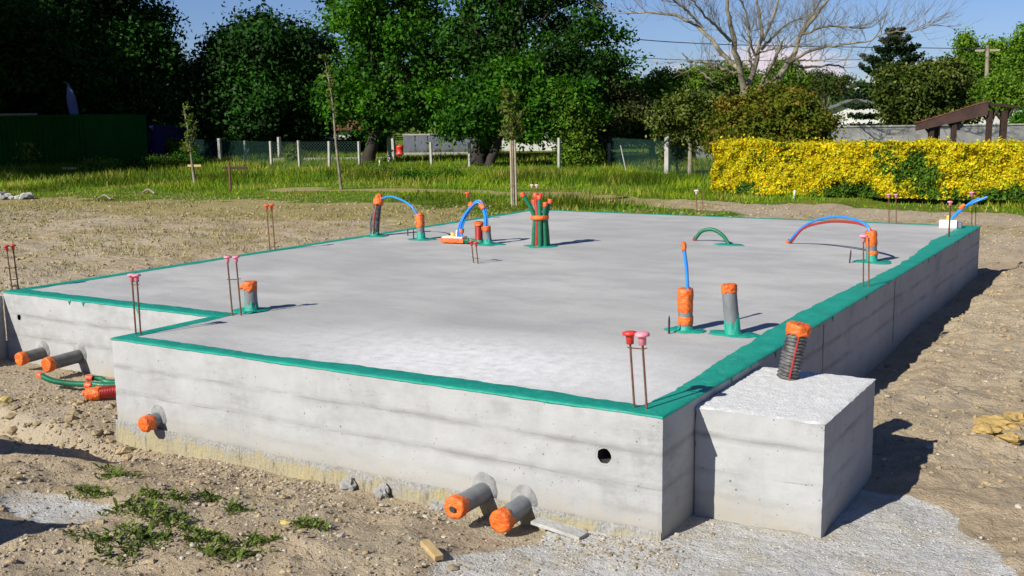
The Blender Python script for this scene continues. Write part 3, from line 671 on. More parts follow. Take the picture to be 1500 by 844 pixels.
# d
B = Vector((-.425,6.121,0)); Tp = B+Vector((-.02,.0,.305)); o = T('service_pipe', 'orange and green smeared pipe feeding blue and red conduits that arch to the left', B)
MB().tube([B, Tp], .052, 22).build('pipe', 'pvc', o); c = MB(); tape_cap(c, B, Tp, .052, 1.06, 22, .15, 26)
V0 = MB(); V0.lathe(B+Vector((0,0,.07)), [(.053,0),(.056,.004),(.056,.04),(.053,.045)], 22); c.add(V0.v, V0.f); c.build('tape_wrap', 'tape', o)
for k, (cn_, dx_, pk) in enumerate((('blue', 0, .43), ('red', .03, .385))):
    pts = curve([Tp+Vector((.0+dx_,0,-.06)), Tp+Vector((-.06,.05,.055-k*.01)), Vector((-.78,6.46,pk-.03)), Vector((-1.10,6.80,pk-.08)), Vector((-1.40,7.10,.22-k*.02)), Vector((-1.62+k*.03,7.30,.02))], 50)
    MB().tube(pts, .0135, 12).build('conduit', cn_, o)
c = MB(); tape_cap(c, (-1.50,7.20,.12), (-1.635,7.315,.012), .021, 1.1, 12, .045, 27); c.build('tube_cap', 'tape', o)
seal(o, B, Tp, .052, .075, 9, .15, (1.25,1.1))
# e + f
B = Vector((-6.50,5.93,0)); Tp = B+Vector((.035,.05,.47)); o = T('service_pipe', 'tall leaning dark corrugated duct with knobbly orange top near the left rim', B)
P_, R_ = corrug([B, B.lerp(Tp,.5)+Vector((-.012,0,0)), Tp], .050, .003, .014); MB().tube(P_, R_, 18).build('duct', 'black', o)
MB().tube([B+Vector((-.055,-.02,0)), B+Vector((-.06,-.015,.17)), B+Vector((-.045,0,.27))], .013, 10).build('side_tube', 'pvcdark', o)
MB().tube([B+Vector((.012,-.053,.03)), B.lerp(Tp,.5)+Vector((0,-.053,0)), Tp+Vector((.01,-.05,-.04))], .007, 8).build('stripe', 'red', o)
c = MB(); tape_cap(c, B, Tp, .052, 1.22, 20, .085, 28); c.rock(Tp+Vector((.01,0,.01)), .055, 5, 2, .3); c.build('tape_cap', 'tape', o)
FT = Vector((-5.724,5.852,0)); FTp = FT+Vector((-.03,.02,.30))
pts = curve([Tp+Vector((.03,0,-.005)), Tp+Vector((.20,-.02,.035)), Tp+Vector((.42,-.05,-.01)), FTp+Vector((-.12,.0,.10)), FTp+Vector((-.02,0,-.02))], 40)
MB().tube(pts, .012, 12).build('conduit', 'blue', o)
seal(o, B, Tp, .05, .05, 11, .14, (1.1,1.2), .0066)
B, Tp = FT, FTp; o = T('service_pipe', 'grey pipe with green foot and orange top where the thin blue conduit ends', B)
MB().tube([B, Tp], .048, 22).build('pipe', 'pvc', o); c = MB(); tape_cap(c, B, Tp, .050, 1.08, 20, .15, 29); c.rock(Tp+Vector((.02,-.02,.0)), .032, 4, 2, .5); c.build('tape_cap', 'tape', o)
seal(o, B, Tp, .05, .075, 13, .15, (1.2,1.0))
# g
B = Vector((-4.913,5.90,0)); Tp = B+Vector((-.0,.0,.24)); o = T('service_pipe', 'short red corrugated duct with flat orange lid beside the manifold box', B)
P_, R_ = corrug([B, Tp], .046, .003, .014); MB().tube(P_, R_, 18).build('duct', 'red', o); c = MB(); tape_cap(c, B, Tp, .052, 1.05, 20, .045, 30, False); c.build('tape_cap', 'tape', o)
seal(o, B, Tp, .05, .02, 15, .09)
# h + manifold
B = Vector((-4.706,5.776,0)); Tp = B+Vector((-.025,.0,.205)); o = T('service_pipe', 'grey pipe feeding the arched bundle of blue and red conduits', B)
MB().tube([B, Tp], .048, 22).build('pipe', 'pvc', o); c = MB(); tape_cap(c, B, Tp, .050, 1.05, 20, .05, 31); c.build('tape_cap', 'tape', o)
for k in range(5):
    a_ = k*1.25; ox, oy = .017*math.cos(a_), .017*math.sin(a_)
    pts = curve([Tp+Vector((ox,oy,-.05)), Tp+Vector((ox-.005,oy,.16)), Vector((-4.83+ox*1.2,5.77+oy*1.4,.50+oy*.8)), Vector((-4.98+ox,5.76+oy*1.4,.36)), Vector((-5.06+ox*1.5,5.74+oy,.20)), Vector((-5.07+ox*2,5.73+oy*2,.05))], 50)
    MB().tube(pts, .0105, 10).build('conduit', 'red' if k in (1,) else 'blue', o)
for q_ in (((-5.058,5.742,.125), (-5.052,5.742,.17)), ((-4.755,5.77,.415), (-4.80,5.77,.47)), ((-4.90,5.765,.485), (-4.94,5.763,.44))): MB().tube(q_, .032, 14).build('tape_band', 'tape', o)
seal(o, B, Tp, .05, .055, 17, .16, (1.25,.9))
o = thing('manifold_box', 'low white and orange manifold box where the conduit bundle lands', 'box', (-5.13,5.70,0))
m_ = MB(); m_.rbox((-5.13,5.70,.037), (.30,.15,.05), R(8), 0, .006); m_.build('base', 'tape', o)
m_ = MB(); m_.rbox((-5.14,5.72,.071), (.27,.15,.016), R(8), 0, .004); m_.build('lid', 'white', o)
m_ = MB(); m_.lathe((-5.17,5.73,.078), [(.026,0),(.026,.03),(.018,.045),(.001,.046)], 14); m_.build('fitting', 'yellow', o)
m_ = MB(); m_.lathe((-5.115,5.75,.078), [(.022,0),(.022,.06),(.016,.075),(.001,.076)], 14); m_.build('fitting', 'white', o)
m_ = MB(); m_.tube([(-4.985,5.68,.03), (-4.93,5.67,.045), (-4.87,5.68,.05), (-4.82,5.70,.04)], .02, 10); m_.rock((-4.93,5.67,.04), .035, 9, 2, .6); m_.build('cable_tail', 'green', o)
# j bundle
B = Vector((-4.056,5.859,0)); o = T('duct_bundle', 'upright bundle of green ducts and a red one tied with orange tape', B, None, 'ducts')
RX, RY = Vector((RI[0],RI[1],0)).normalized(), Vector((FW[0],FW[1],0)).normalized()
for k, (u0, v0, u1, v1, h, cn_) in enumerate(((-.07,-.045,-.20,-.03,.61,'green'), (.0,-.07,-.005,-.03,.58,'green'), (.055,-.05,.065,-.05,.50,'green'), (.085,.0,.125,.0,.53,'green'), (.05,.05,.09,.05,.46,'green'), (-.03,.06,-.05,.07,.58,'green'), (-.035,-.05,-.045,.0,.60,'red'))):
    bt_ = B+RX*u0*1.1+RY*v0; mid = B+RX*u0*.85+RY*v0*.9+Vector((0,0,.33)); tp = B+RX*u1+RY*v1+Vector((0,0,h)); rr_ = .025 if k < 6 else .026
    MB().tube(curve([bt_, bt_.lerp(mid,.5), mid, mid.lerp(tp,.5)+RX*(u0-u1)*.12, tp], 22), rr_, 12).build('duct', cn_, o)
    c = MB(); tape_cap(c, mid, tp, rr_*1.02, 1.08, 12, .04, 40+k); c.build('duct_cap', 'capor', o)
c = MB(); c.rock(B+Vector((-.02,.03,.56)), .040, 12, 2, .5); c.build('tape_knot', 'capor', o)
c = MB(); c.lathe(B+Vector((.0,.0,.31)), [(.07,-.006),(.104,0),(.107,.02),(.104,.045),(.07,.05)], 18); c.build('tape_band', 'tape', o)
seal(o, B, B+Vector((0,0,1)), .07, .05, 19, .15, (1.2,.95))
# k small stub at back corner
B = Vector((-6.50,9.95,0)); Tp = B+Vector((0,0,.17)); o = T('service_pipe', 'small orange topped stub at the far corner behind the duct bundle', B)
MB().tube([B, Tp], .045, 16).build('pipe', 'teal', o); c = MB(); tape_cap(c, B, Tp, .047, 1.1, 16, .07, 33); c.build('tape_cap', 'capor', o)
# l green arch
o = T('service_pipe', 'single green duct bent in a low arch on the slab', (-2.2,6.9,0), None, 'duct')
P_, R_ = corrug(curve([(-2.17,6.88,.0), (-2.27,6.93,.10), (-2.42,7.0,.155), (-2.58,7.07,.12), (-2.68,7.12,.018)], 30), .020, .0018, .012); MB().tube(P_, R_, 12).build('duct', 'green', o)
c = MB(); tape_cap(c, (-2.66,7.11,.05), (-2.69,7.12,.008), .022, 1.05, 12, .03, 34); c.build('duct_cap', 'red', o)
m_ = MB(); splat(m_, (-2.17,6.88,0), .12, .0062, 23, (1.5,.8)); m_.build('sealant', 'teal', o)
# m white box far right corner
o = thing('junction_box', 'white box with bent blue tubes near the far right corner of the slab', 'box', (-.33,9.80,0))
MB().rbox((-.33,9.80,.052), (.21,.15,.10), R(6), 0, .006).build('body', 'white', o)
MB().tube([(-.33,9.82,.10), (-.33,9.82,.16)], .028, 12).build('fitting', 'yellow', o)
MB().rbox((-.20,9.83,.04), (.06,.12,.07), R(6), 0, .006).build('side_block', 'gatem', o)
for k in range(2): MB().tube(curve([(-.31,9.80,.09), (-.24+.01*k,9.88,.20-.01*k), (-.10,9.98,.30+.02*k), (.08-k*.08,10.02,.39-k*.02)], 20), .015, 12).build('tube', 'blue', o)
MB().tube([(-.22,9.9,.235), (-.17,9.93,.29)], .026, 12).build('tube_cap', 'tape', o)
# n duct on pier
B = Vector((.235,1.235,-.045)); Tp = B+Vector((.055,.02,.315)); o = T('service_pipe', 'black corrugated duct with red stripe and orange top standing on the pier block', B)
P_, R_ = corrug([B, Tp], .058, .0055, .020); MB().tube(P_, R_, 22).build('duct', 'black', o)
sd_v = Vector((.45,-.89,0)); MB().tube([B+sd_v*.059+Vector((0,0,.01)), Tp+sd_v*.059], .0065, 8).build('stripe', 'red', o)
c = MB(); tape_cap(c, B, Tp, .062, 1.08, 24, .055, 36); c.build('tape_cap', 'tape', o)

# steel pins
for (x, y, h, lean, lb) in ((-.781,1.901,.125,0,'dark steel pin in front of the pipe with the upright blue tube'), (-.60,5.95,.135,.01,'dark steel pin left of the orange and green smeared pipe'),
                            (-6.15,6.15,.09,0,'dark steel pin between the two pipes near the left rim'), (-5.80,5.80,.13,0,'dark steel pin touching the grey pipe where the blue conduit ends')):
    o = MB().tube([(x,y,-.02), (x+lean,y,h*.75), (x+lean,y,h)], [.0075,.0075,.003], 8).build('steel_pin', 'darkrod', None, (x,y,0)); tag(o, lb, 'steel pin', 'steel pins in the slab')

# ------------------------------------------------------------------ starter bar pairs
def rods(b1, b2, h, lean, caps, label, s=1.0, tie=(.85,), dh=0.0):
    o = thing('rebar_pair', label, 'rebar', (b1[0], b1[1], 0), 'capped starter bars standing in the foundation')
    tops = []
    for i, b in enumerate((b1, b2)):
        t = Vector((b[0]+lean[0], b[1]+lean[1], h+(dh if i else 0))); bb = Vector((b[0], b[1], -.03)); tops.append((bb, t))
        P_, R_ = corrug([bb, t], .0060, .0009, .012); MB().tube(P_, R_, 8).build('rod', 'rebar', o)
        if caps[i]:
            ax = (t-bb).normalized()
            MB().lathe(t-ax*.035*s, [(.012*s,-.002),(.019*s,0),(.0205*s,.038*s),(.024*s,.042*s),(.0375*s,.045*s),(.0385*s,.052*s),(.036*s,.061*s),(.022*s,.066*s),(.001,.068*s)], 18, ax + Vector((rnd.uniform(-.06,.06), rnd.uniform(-.06,.06), 0))).build('rod_cap', caps[i], o)
    for q in tie:
        a, b = tops[0][0].lerp(tops[0][1], q), tops[1][0].lerp(tops[1][1], q); d = (b-a)
        MB().tube([a-d*.25+Vector((0,0,.003)), a, b, b+d*.35+Vector((0,0,.006))], .0035, 6).build('tie', 'rebar', o)
    return o
rods((-.189,.08), (-.124,.087), .36, (-.035,.01), ('capred','cappink'), 'rebar pair with one red and one pink cap at the near slab corner', 1.0, (.86,))
rods((-.118,4.50), (-.080,4.53), .415, (-.02,.015), ('cappink', None), 'thin rebar pair sharing one pink cap on the right rim', .95, ())
rods((-.146,8.72), (-.140,8.73), .40, (0,0), ('cappink', None), 'single looking pink capped rebar on the right rim near the white box', .8, ())
rods((-.09,10.08), (-.05,10.12), .42, (-.02,.0), ('cappink', None), 'pink capped rebar at the far right corner behind the bent blue tubes', .95, ())
rods((-1.12,10.10), (-1.03,10.11), .37, (-.02,0), ('cappink','cappink'), 'faint rebar pair with two pink caps on the far rim before the hedge', .75, ())
rods((-3.83,10.08), (-3.74,10.09), .355, (-.015,0), ('capwhite', None), 'rebar pair with one pale cap on the middle of the far rim', .95, (.6,))
rods((-6.46,9.80), (-6.39,9.83), .40, (0,0), ('capwhite','capwhite'), 'rebar pair with two pale caps at the far corner behind the duct bundle', .8, ())
rods((-6.60,8.20), (-6.60,8.30), .37, (-.02,.02), ('capor', None), 'orange capped rebar on the left rim beyond the arched conduits', 1.0, ())
rods((-6.60,4.16), (-6.60,4.24), .50, (-.02,.0), ('capor','capor'), 'tall rebar pair with orange red caps on the left rim', .85, ())
rods((-3.955,1.01), (-3.905,1.05), .43, (-.035,.01), ('cappink','cappink'), 'leaning rebar pair with pink caps at the inner recess corner', .72, (.66,))
rods((-4.02,.165), (-3.97,.165), .40, (-.02,.015), ('cappink','cappink'), 'rebar pair with touching pink caps at the near left corner', .80, (.93,.88))
rods((-6.655,1.0), (-6.645,1.055), .38, (-.03,.0), ('capred','capred'), 'rebar pair with red caps at the left frame edge', .72, (.55,.3))
rods((-3.964,4.345), (-3.881,4.30), .20, (-.03,.01), ('capred','capred'), 'very short rebar pair with red caps out in the middle of the slab', .72, (.35,))

# ------------------------------------------------------------------ ground clutter
def rocks_field(name, pts, sizes, mat, seed, kind='stuff'):
    rg = np.random.default_rng(seed)
    t = (1+5**.5)/2; iv = np.array([(-1,t,0),(1,t,0),(-1,-t,0),(1,-t,0),(0,-1,t),(0,1,t),(0,-1,-t),(0,1,-t),(t,0,-1),(t,0,1),(-t,0,-1),(-t,0,1)], float); iv /= np.linalg.norm(iv[0])
    fi_ = np.array([(0,11,5),(0,5,1),(0,1,7),(0,7,10),(0,10,11),(1,5,9),(5,11,4),(11,10,2),(10,7,6),(7,1,8),(3,9,4),(3,4,2),(3,2,6),(3,6,8),(3,8,9),(4,9,5),(2,4,11),(6,2,10),(8,6,7),(9,8,1)])
    n = len(pts); V_ = iv[None]*(1+rg.normal(size=(n,12,1))*.16)*np.stack([rg.uniform(.7,1.3,n), rg.uniform(.7,1.3,n), rg.uniform(.45,.8,n)],-1)[:,None]
    a_ = rg.uniform(0, 6.28, n); c_, s__ = np.cos(a_)[:,None], np.sin(a_)[:,None]
    V_ = np.stack([V_[...,0]*c_-V_[...,1]*s__, V_[...,0]*s__+V_[...,1]*c_, V_[...,2]], -1)*sizes[:,None,None] + pts[:,None]
    T_ = V_[:, fi_].reshape(-1, 3); return tag(np_mesh(name, T_, 3, mat, None, (0,0,0), rg.uniform(size=n).repeat(20)), kind=kind)
def stonemat():
    m, n, l, b = new_mat('mixed_gravel'); at = n.new('ShaderNodeAttribute'); at.attribute_name = 'tint'
    cr = n.new('ShaderNodeValToRGB'); l.new(at.outputs['Fac'], cr.inputs[0]); cr.color_ramp.elements[0].color = (.20,.16,.11,1); cr.color_ramp.elements[1].color = (.52,.47,.38,1)
    e_ = cr.color_ramp.elements.new(.45); e_.color = (.31,.245,.16,1); e_ = cr.color_ramp.elements.new(.85); e_.color = (.36,.32,.26,1)
    l.new(cr.outputs[0], b.inputs['Base Color']); b.inputs['Roughness'].default_value = .9; b.inputs['Specular IOR Level'].default_value = .15; return m
M['gravel'] = stonemat()
rg = np.random.default_rng(3)
def scatter(n, x0, x1, y0, y1, clump=.0):
    x = rg.uniform(x0, x1, n); y = rg.uniform(y0, y1, n)
    ok = ~(((x > XD-.02) & (x < .02) & (y > RC-.02) & (y < L)) | ((x > -W-.02) & (x < .02) & (y > -.03) & (y < RC)) | ((x > 0) & (x < .7) & (y > .39) & (y < 1.48)))
    if clump: ok &= (fbm(x, y, .6, 77, 2) > clump)
    return x[ok], y[ok]
PX, PS = [], []
for n, bb, cl, (s0, s1) in ((9000, (-6.9,-.2,-2.6,.9), .02, (.003,.011)), (5200, (.05,3.2,-1,9.5), -.1, (.003,.012)), (420, (-6.9,3,-2.4,8), 0, (.012,.03)), (2600, (-6.9,1.7,-2.6,1.2), 0, (.003,.008)),
                         (3200, (-4.2,.2,-.35,-.02), -.2, (.004,.014)), (5000, (-22,-6.8,1,16), -.1, (.008,.024)), (5000, (-9,6,9.8,20), -.1, (.008,.026)), (9000, (-6.9,.2,-2.6,.9), .0, (.004,.016)), (9000, (.05,4,1.4,12), -.05, (.004,.018))):
    x, y = scatter(n, *bb, cl); s_a = s0*(s1/s0)**rg.uniform(0,1,len(x))**1.6
    k = (slurry(x, y) < .5) | (rg.uniform(size=len(x)) < .6); x, y, s_a = x[k], y[k], s_a[k]
    PX.append(np.stack([x, y, hgt(x, y)+s_a*.15], -1)); PS.append(s_a)
rocks_field('gravel', np.concatenate(PX), np.concatenate(PS), 'gravel', 5)
cp, cs = [], []
for n, bb, cl, (s0, s1) in ((4500, (-24,-6.8,1,16), .0, (.010,.045)), (2500, (-9,6,10.4,19), -.05, (.012,.05)), (2600, (.15,4.5,1.6,11), .0, (.008,.032)), (420, (-5.4,-3.7,-.5,.3), -1, (.006,.045)), (3500, (-6.9,.2,-2.6,.9), .02, (.008,.026))):
    x, y = scatter(n, *bb, cl); k = slurry(x, y) < .3; x, y = x[k], y[k]; s_a = s0*(s1/s0)**rg.uniform(0,1,len(x))**1.8; cp.append(np.stack([x, y, hgt(x, y)+s_a*.05], -1)); cs.append(s_a)
x, y = scatter(7000, -1.0, 1.8, -1.4, 1.7, -1); k = slurry(x, y) > .4; x, y = x[k], y[k]; s_a = rg.uniform(.0025, .0085, len(x)); rocks_field('cement_crumbs', np.stack([x, y, hgt(x, y)], -1), s_a, 'rubble', 8)
rocks_field('earth_clods', np.concatenate(cp), np.concatenate(cs), 'clodm', 6)
def rock(name, label, cat, c, r, mat, seed, group=None, fl=(1,1,.6), sub=2, rough=.45):
    z = gz(c[0], c[1]); o = MB().rock((c[0], c[1], z+r*fl[2]*.35), r, seed, sub, rough, fl).build(name, mat, None, (c[0], c[1], z)); return tag(o, label, cat, group)
P = atz(8,588,-.6); rock('stone', 'yellow stone on the earth at the left frame edge', 'stone', P, .055, 'stoney', 1)
P = atz(418,786,-.66); rock('stone', 'small orange brown stone between weeds in the left foreground', 'stone', P, .024, 'stoney', 2, None, (1.3,.8,.6))
P = atz(283,812,-.64); rock('stone', 'round pale pink stone beside the foreground weeds', 'stone', P, .018, 'stone', 3)
P = atz(905,842,-.64)
for i, (px_, py_, r_, lb) in enumerate(((1462,640,.085,'largest ochre clod of the heap on the right'), (1442,650,.06,'ochre clod at the left end of the heap on the right'), (1488,632,.075,'ochre clod at the upper right of the heap'), (1478,662,.055,'lowest ochre clod of the heap on the right'))):
    rock('earth_clod', lb, 'clod', atz(px_, py_), r_, 'clod', 10+i, 'ochre clods on the right bank', (1.3,1,.6), 3, .6)
for i, (px_, py_, r_, lb) in enumerate(((1362,662,.035,'pale stone inside the shadow of the pier block'), (1378,524,.025,'small flat stone on the bank of the right trench'), (1445,568,.022,'flat grey stone alone on the earth at right'), (1300,600,.02,'pebble close to the pier block on its right'))):
    rock('stone', lb, 'stone', atz(px_, py_), r_, 'stone', 20+i, None, (1.3,1,.5))
# lumps of concrete at the foot of the front wall
for i, (x, lb) in enumerate(((-1.98, 'dark broken mortar lump at the wall foot left of the gap'), (-1.72, 'pointed mortar lump at the wall foot'), (-1.33, 'dark mortar lump left of the twin drain pipes'))):
    rock('mortar_lump', lb, 'lump', (x,-.05,0), .045, 'mortar', 30+i, 'mortar lumps at the foot of the front wall', (1,.6,1.0), 3, .8)
for i, (a, b, s_r) in enumerate((((-.55,-.10),(-.35,-.14),.05), ((-.62,-.2),(-.75,-.24),.05))): pass
o = MB().rbox((-.52,-.115,gz(-.52,-.115)+.02), (.30,.09,.018), R(-5), R(4), .003).build('concrete_fragment', 'rubble', None, (-.52,-.115,-.68)); tag(o, 'flat pale concrete fragment under the closed orange pipe cap', 'fragment')
# unseen trestle tables, added out of frame to cast shadows into the left foreground
for cc, ua, la, va, lv, lb in (((-3.89,-1.26), (-.936,-.352), 1.9, (.30,-.95), .22, 'unseen narrow plank on trestles added to cast a shadow strip'), ((-2.90,-2.23), (-.894,-.447), 1.3, (-.21,-.98), .9, 'unseen wide board on trestles added to cast a corner shadow')):
    c0 = Vector((*cc, .05)); u_ = Vector((*ua,0)); v_ = Vector((*va,0)); o = thing('shadow_trestle', lb, 'table', (c0.x,c0.y,-.62)); m_ = MB(); q = [c0, c0+u_*la, c0+u_*la+v_*lv, c0+v_*lv]
    m_.add(q+[k_+Vector((0,0,-.03)) for k_ in q], [(0,1,2,3),(7,6,5,4),(0,4,5,1),(1,5,6,2),(2,6,7,3),(3,7,4,0)], False); m_.build('board', 'wood', o)
    for fu in (.45, .9):
        for fv in (.15, .85):
            a = c0+u_*la*fu+v_*lv*fv; MB().tube([a+Vector((0,0,-.03)), a+u_*(.12 if fv < .5 else -.12)+Vector((0,0,gz(a.x,a.y)-.1))], .022, 6).build('leg', 'stake', o)
# offcut of wood
P = atz(633,829,-.66); o = MB().rbox((P.x,P.y,gz(P.x,P.y)+.022), (.17,.045,.026), R(-30), R(7), .002).build('wood_offcut', 'wood', None, P); tag(o, 'small sawn wood offcut lying on the earth at the bottom edge', 'wood')
# pale rubble heap far left
o = thing('rubble_heap', 'heap of pale rubble in the field at the left edge', 'rubble', atz(20,296))
m_ = MB()
for i in range(46):
    P = atz(rnd.uniform(-26,46), rnd.uniform(292.5,296)); m_.rock((P.x, P.y, gz(P.x,P.y)+rnd.uniform(0,.12)), rnd.uniform(.04,.12), i, 1, .6, (1.2,1,.7))
m_.build('rubble', 'rubble', o)
for (px_, py_, lb, sz) in ((217,287,'pale bent branch lying on the grass left of the young tree',.02), (153,296,'pale stick lying on the earth in the left field',.018)):
    a = atz(px_-7, py_); b = atz(px_+10, py_+1.5); m_ = MB().tube(curve([(a.x,a.y,gz(a.x,a.y)+.05), ((a.x+b.x)/2,(a.y+b.y)/2,gz(a.x,a.y)+.14), (b.x,b.y,gz(b.x,b.y)+.03)], 8), sz*1.6, 8); tag(m_.build('branch', 'barkp', None, a), lb, 'branch')

# ------------------------------------------------------------------ vegetation
def quads(C, Nn, size, rg, asp=.62):
    """leaf quads (rhombi) around centres C, normals roughly Nn"""
    n = len(C); N_ = Nn + rg.normal(size=(n,3))*.75; N_ /= np.linalg.norm(N_, axis=1, keepdims=True)+1e-9
    A = np.cross(N_, rg.normal(size=(n,3))); A /= np.linalg.norm(A, axis=1, keepdims=True)+1e-9; B_ = np.cross(N_, A)
    s = size*rg.uniform(.6, 1.3, (n,1)); A = A*s; B_ = B_*s*asp; fold = N_*s*.18
    return np.stack([C-A, C-B_*.9+fold, C+A, C+B_*.9+fold], 1).reshape(-1, 3)
def clumps(lobes, nc, per, cr, leaf, seed, shell=.62, flat=.75, up=.35):
    rg = np.random.default_rng(seed); Ls = np.array([[*l[0], *l[1]] for l in lobes], float)
    area = (Ls[:,3]*Ls[:,4]+Ls[:,4]*Ls[:,5]+Ls[:,3]*Ls[:,5]); pick = rg.choice(len(Ls), nc, p=area/area.sum())
    u = rg.normal(size=(nc,3)); u /= np.linalg.norm(u, axis=1, keepdims=True); rad = shell+(1.06-shell)*rg.uniform(0,1,nc)**.6
    rad *= 1+.12*rg.normal(size=nc)
    cc = Ls[pick,:3] + u*Ls[pick,3:]*rad[:,None]; sz = cr*rg.uniform(.35,1.5,nc)
    C = (cc[:,None] + rg.normal(size=(nc,per,3))*sz[:,None,None]*np.array([.6,.6,.6*flat])).reshape(-1,3)
    Nn = np.repeat(u, per, 0)*.8 + np.array([0,0,up]); t = np.repeat(rg.uniform(0,1,nc), per)*.65 + rg.uniform(0,.35,nc*per)
    return quads(C, Nn, leaf, rg), t
def branchy(mb, base, tips, r0, seg=7, seed=0):
    base = Vector(base); rn = random.Random(seed)
    for tp in tips:
        tp = Vector(tp); d = tp-base; m1 = base+d*.35+Vector((0,0,d.length*.10)); m2 = base+d*.7+Vector((rn.uniform(-.1,.1)*d.length, rn.uniform(-.1,.1)*d.length, d.length*.06))
        mb.tube(curve([base, m1, m2, tp], 9), [r0*(1-.85*i/9) for i in range(10)], seg, False)
def tree(name, label, cat, px, py, D, lobes, nc, per, cr, leaf, mat, seed, trunk=(.25, .45), bark='bark', group=None, z=-.62, trunk_px=None, **kw):
    """lobes: (px, py, rx_px, ry_px[, depth offset]) seen from the surveyed spot, converted to metres at depth D"""
    b = atz(px, py) if D is None else None
    if b is None: q = atd(px, py, D); b = Vector((q.x, q.y, -.62))
    else: D = depth(b)
    b.z = gz(b.x, b.y); o = thing(name, label, cat, b, group)
    k = D/F_PX; Lb = []
    for l in lobes:
        dd = l[4] if len(l) > 4 else 0; c = atd(l[0], l[1], D+dd); Lb.append((c, (l[2]*k, l[2]*k*.9, l[3]*k)))
    rl = random.Random(seed); ex = []
    for (c_, r_) in Lb:
        for j in range(4):
            u_ = Vector((rl.gauss(0,1), rl.gauss(0,1), rl.gauss(.25,1))).normalized(); q_ = rl.uniform(.28,.5)
            ex.append((c_+Vector((u_.x*r_[0], u_.y*r_[1], u_.z*r_[2]))*rl.uniform(.75,1.05), (r_[0]*q_, r_[1]*q_, r_[2]*q_*.8)))
    if not kw.pop('plain', False): Lb = [(c_, tuple(v*.86 for v in r_)) for c_, r_ in Lb]+ex
    kw.setdefault('shell', .45); V_, t = clumps(Lb, int(nc*.8), int(per*2.2), cr*.95, leaf*.72, seed, **kw); V_[:,2] = np.maximum(V_[:,2], b.z+.02)
    np_mesh('crown', V_, 4, mat, o, None, t)
    if trunk:
        m_ = MB(); ctr = sum((Vector(l[0]) for l in Lb), Vector())/len(Lb); top = Vector((b.x*.6+ctr.x*.4, b.y*.6+ctr.y*.4, b.z+(ctr.z-b.z)*.6))
        m_.tube(curve([b-Vector((0,0,.2)), b+Vector((0,0,.2)), b.lerp(top,.5)+Vector((.1,0,0))*trunk[0], top], 12), [trunk[0]*(1.25-.6*i/12) for i in range(13)], 10, False)
        branchy(m_, top, [l[0] for l in Lb], trunk[0]*.26, 6, seed); branchy(m_, b.lerp(top,.6), [Vector(l[0])*.9+top*.1 for l in Lb[:4]], trunk[0]*.28, 6, seed+1)
        m_.build('trunk', bark, o)
    return o

# left dark evergreens
GE = 'dark trees behind the containers'
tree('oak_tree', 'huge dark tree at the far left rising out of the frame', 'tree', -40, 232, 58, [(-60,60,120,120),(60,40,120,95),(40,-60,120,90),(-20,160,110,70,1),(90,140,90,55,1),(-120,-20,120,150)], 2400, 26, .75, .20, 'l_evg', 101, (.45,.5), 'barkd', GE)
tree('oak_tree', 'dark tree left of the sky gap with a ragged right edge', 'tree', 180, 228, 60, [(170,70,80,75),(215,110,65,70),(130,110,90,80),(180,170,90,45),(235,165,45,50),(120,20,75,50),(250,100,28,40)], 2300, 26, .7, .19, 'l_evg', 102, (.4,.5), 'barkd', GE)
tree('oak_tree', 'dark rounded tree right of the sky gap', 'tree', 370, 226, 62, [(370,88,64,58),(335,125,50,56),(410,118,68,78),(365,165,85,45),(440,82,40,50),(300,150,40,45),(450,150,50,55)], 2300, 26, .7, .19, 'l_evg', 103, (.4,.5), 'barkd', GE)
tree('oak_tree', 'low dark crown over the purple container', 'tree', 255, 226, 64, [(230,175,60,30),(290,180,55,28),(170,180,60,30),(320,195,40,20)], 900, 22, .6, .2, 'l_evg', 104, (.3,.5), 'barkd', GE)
# big oaks
tree('oak_tree', 'broad bright green oak left of the middle with a low hanging crown', 'tree', 540, 238, 50, [(540,40,62,55),(595,95,65,50),(520,110,45,45),(570,155,66,30),(640,150,52,34),(505,160,34,26),(560,-40,80,55),(620,10,36,40),(655,60,40,40),(655,115,44,32),(680,150,40,28),(545,185,30,12)], 1120, 26, .55, .15, 'l_oak', 105, (.30,.5), 'barkd', None, shell=.45)
tree('oak_tree', 'tall dark oak in the middle with airy top and spreading right limbs', 'tree', 700, 243, None, [(710,85,56,32),(700,20,46,34),(668,50,34,34),(740,60,40,30),(770,40,60,40),(845,25,62,38),(870,92,56,24),(800,95,66,30),(720,-60,110,60),(895,55,24,16),(850,118,60,24),(905,105,30,14)], 820, 24, .55, .15, 'l_oakd', 106, (.42,.5), 'barkd', None, shell=.35)
tree('oak_tree', 'bright green leafy tree in front of the tall dark oak', 'tree', 718, 240, 45, [(720,148,58,32),(775,178,42,28),(695,180,42,24),(800,148,50,34),(740,115,46,28),(840,155,38,34)], 780, 26, .5, .14, 'l_oak', 107, (.2,.5), 'barkd', None, shell=.5)
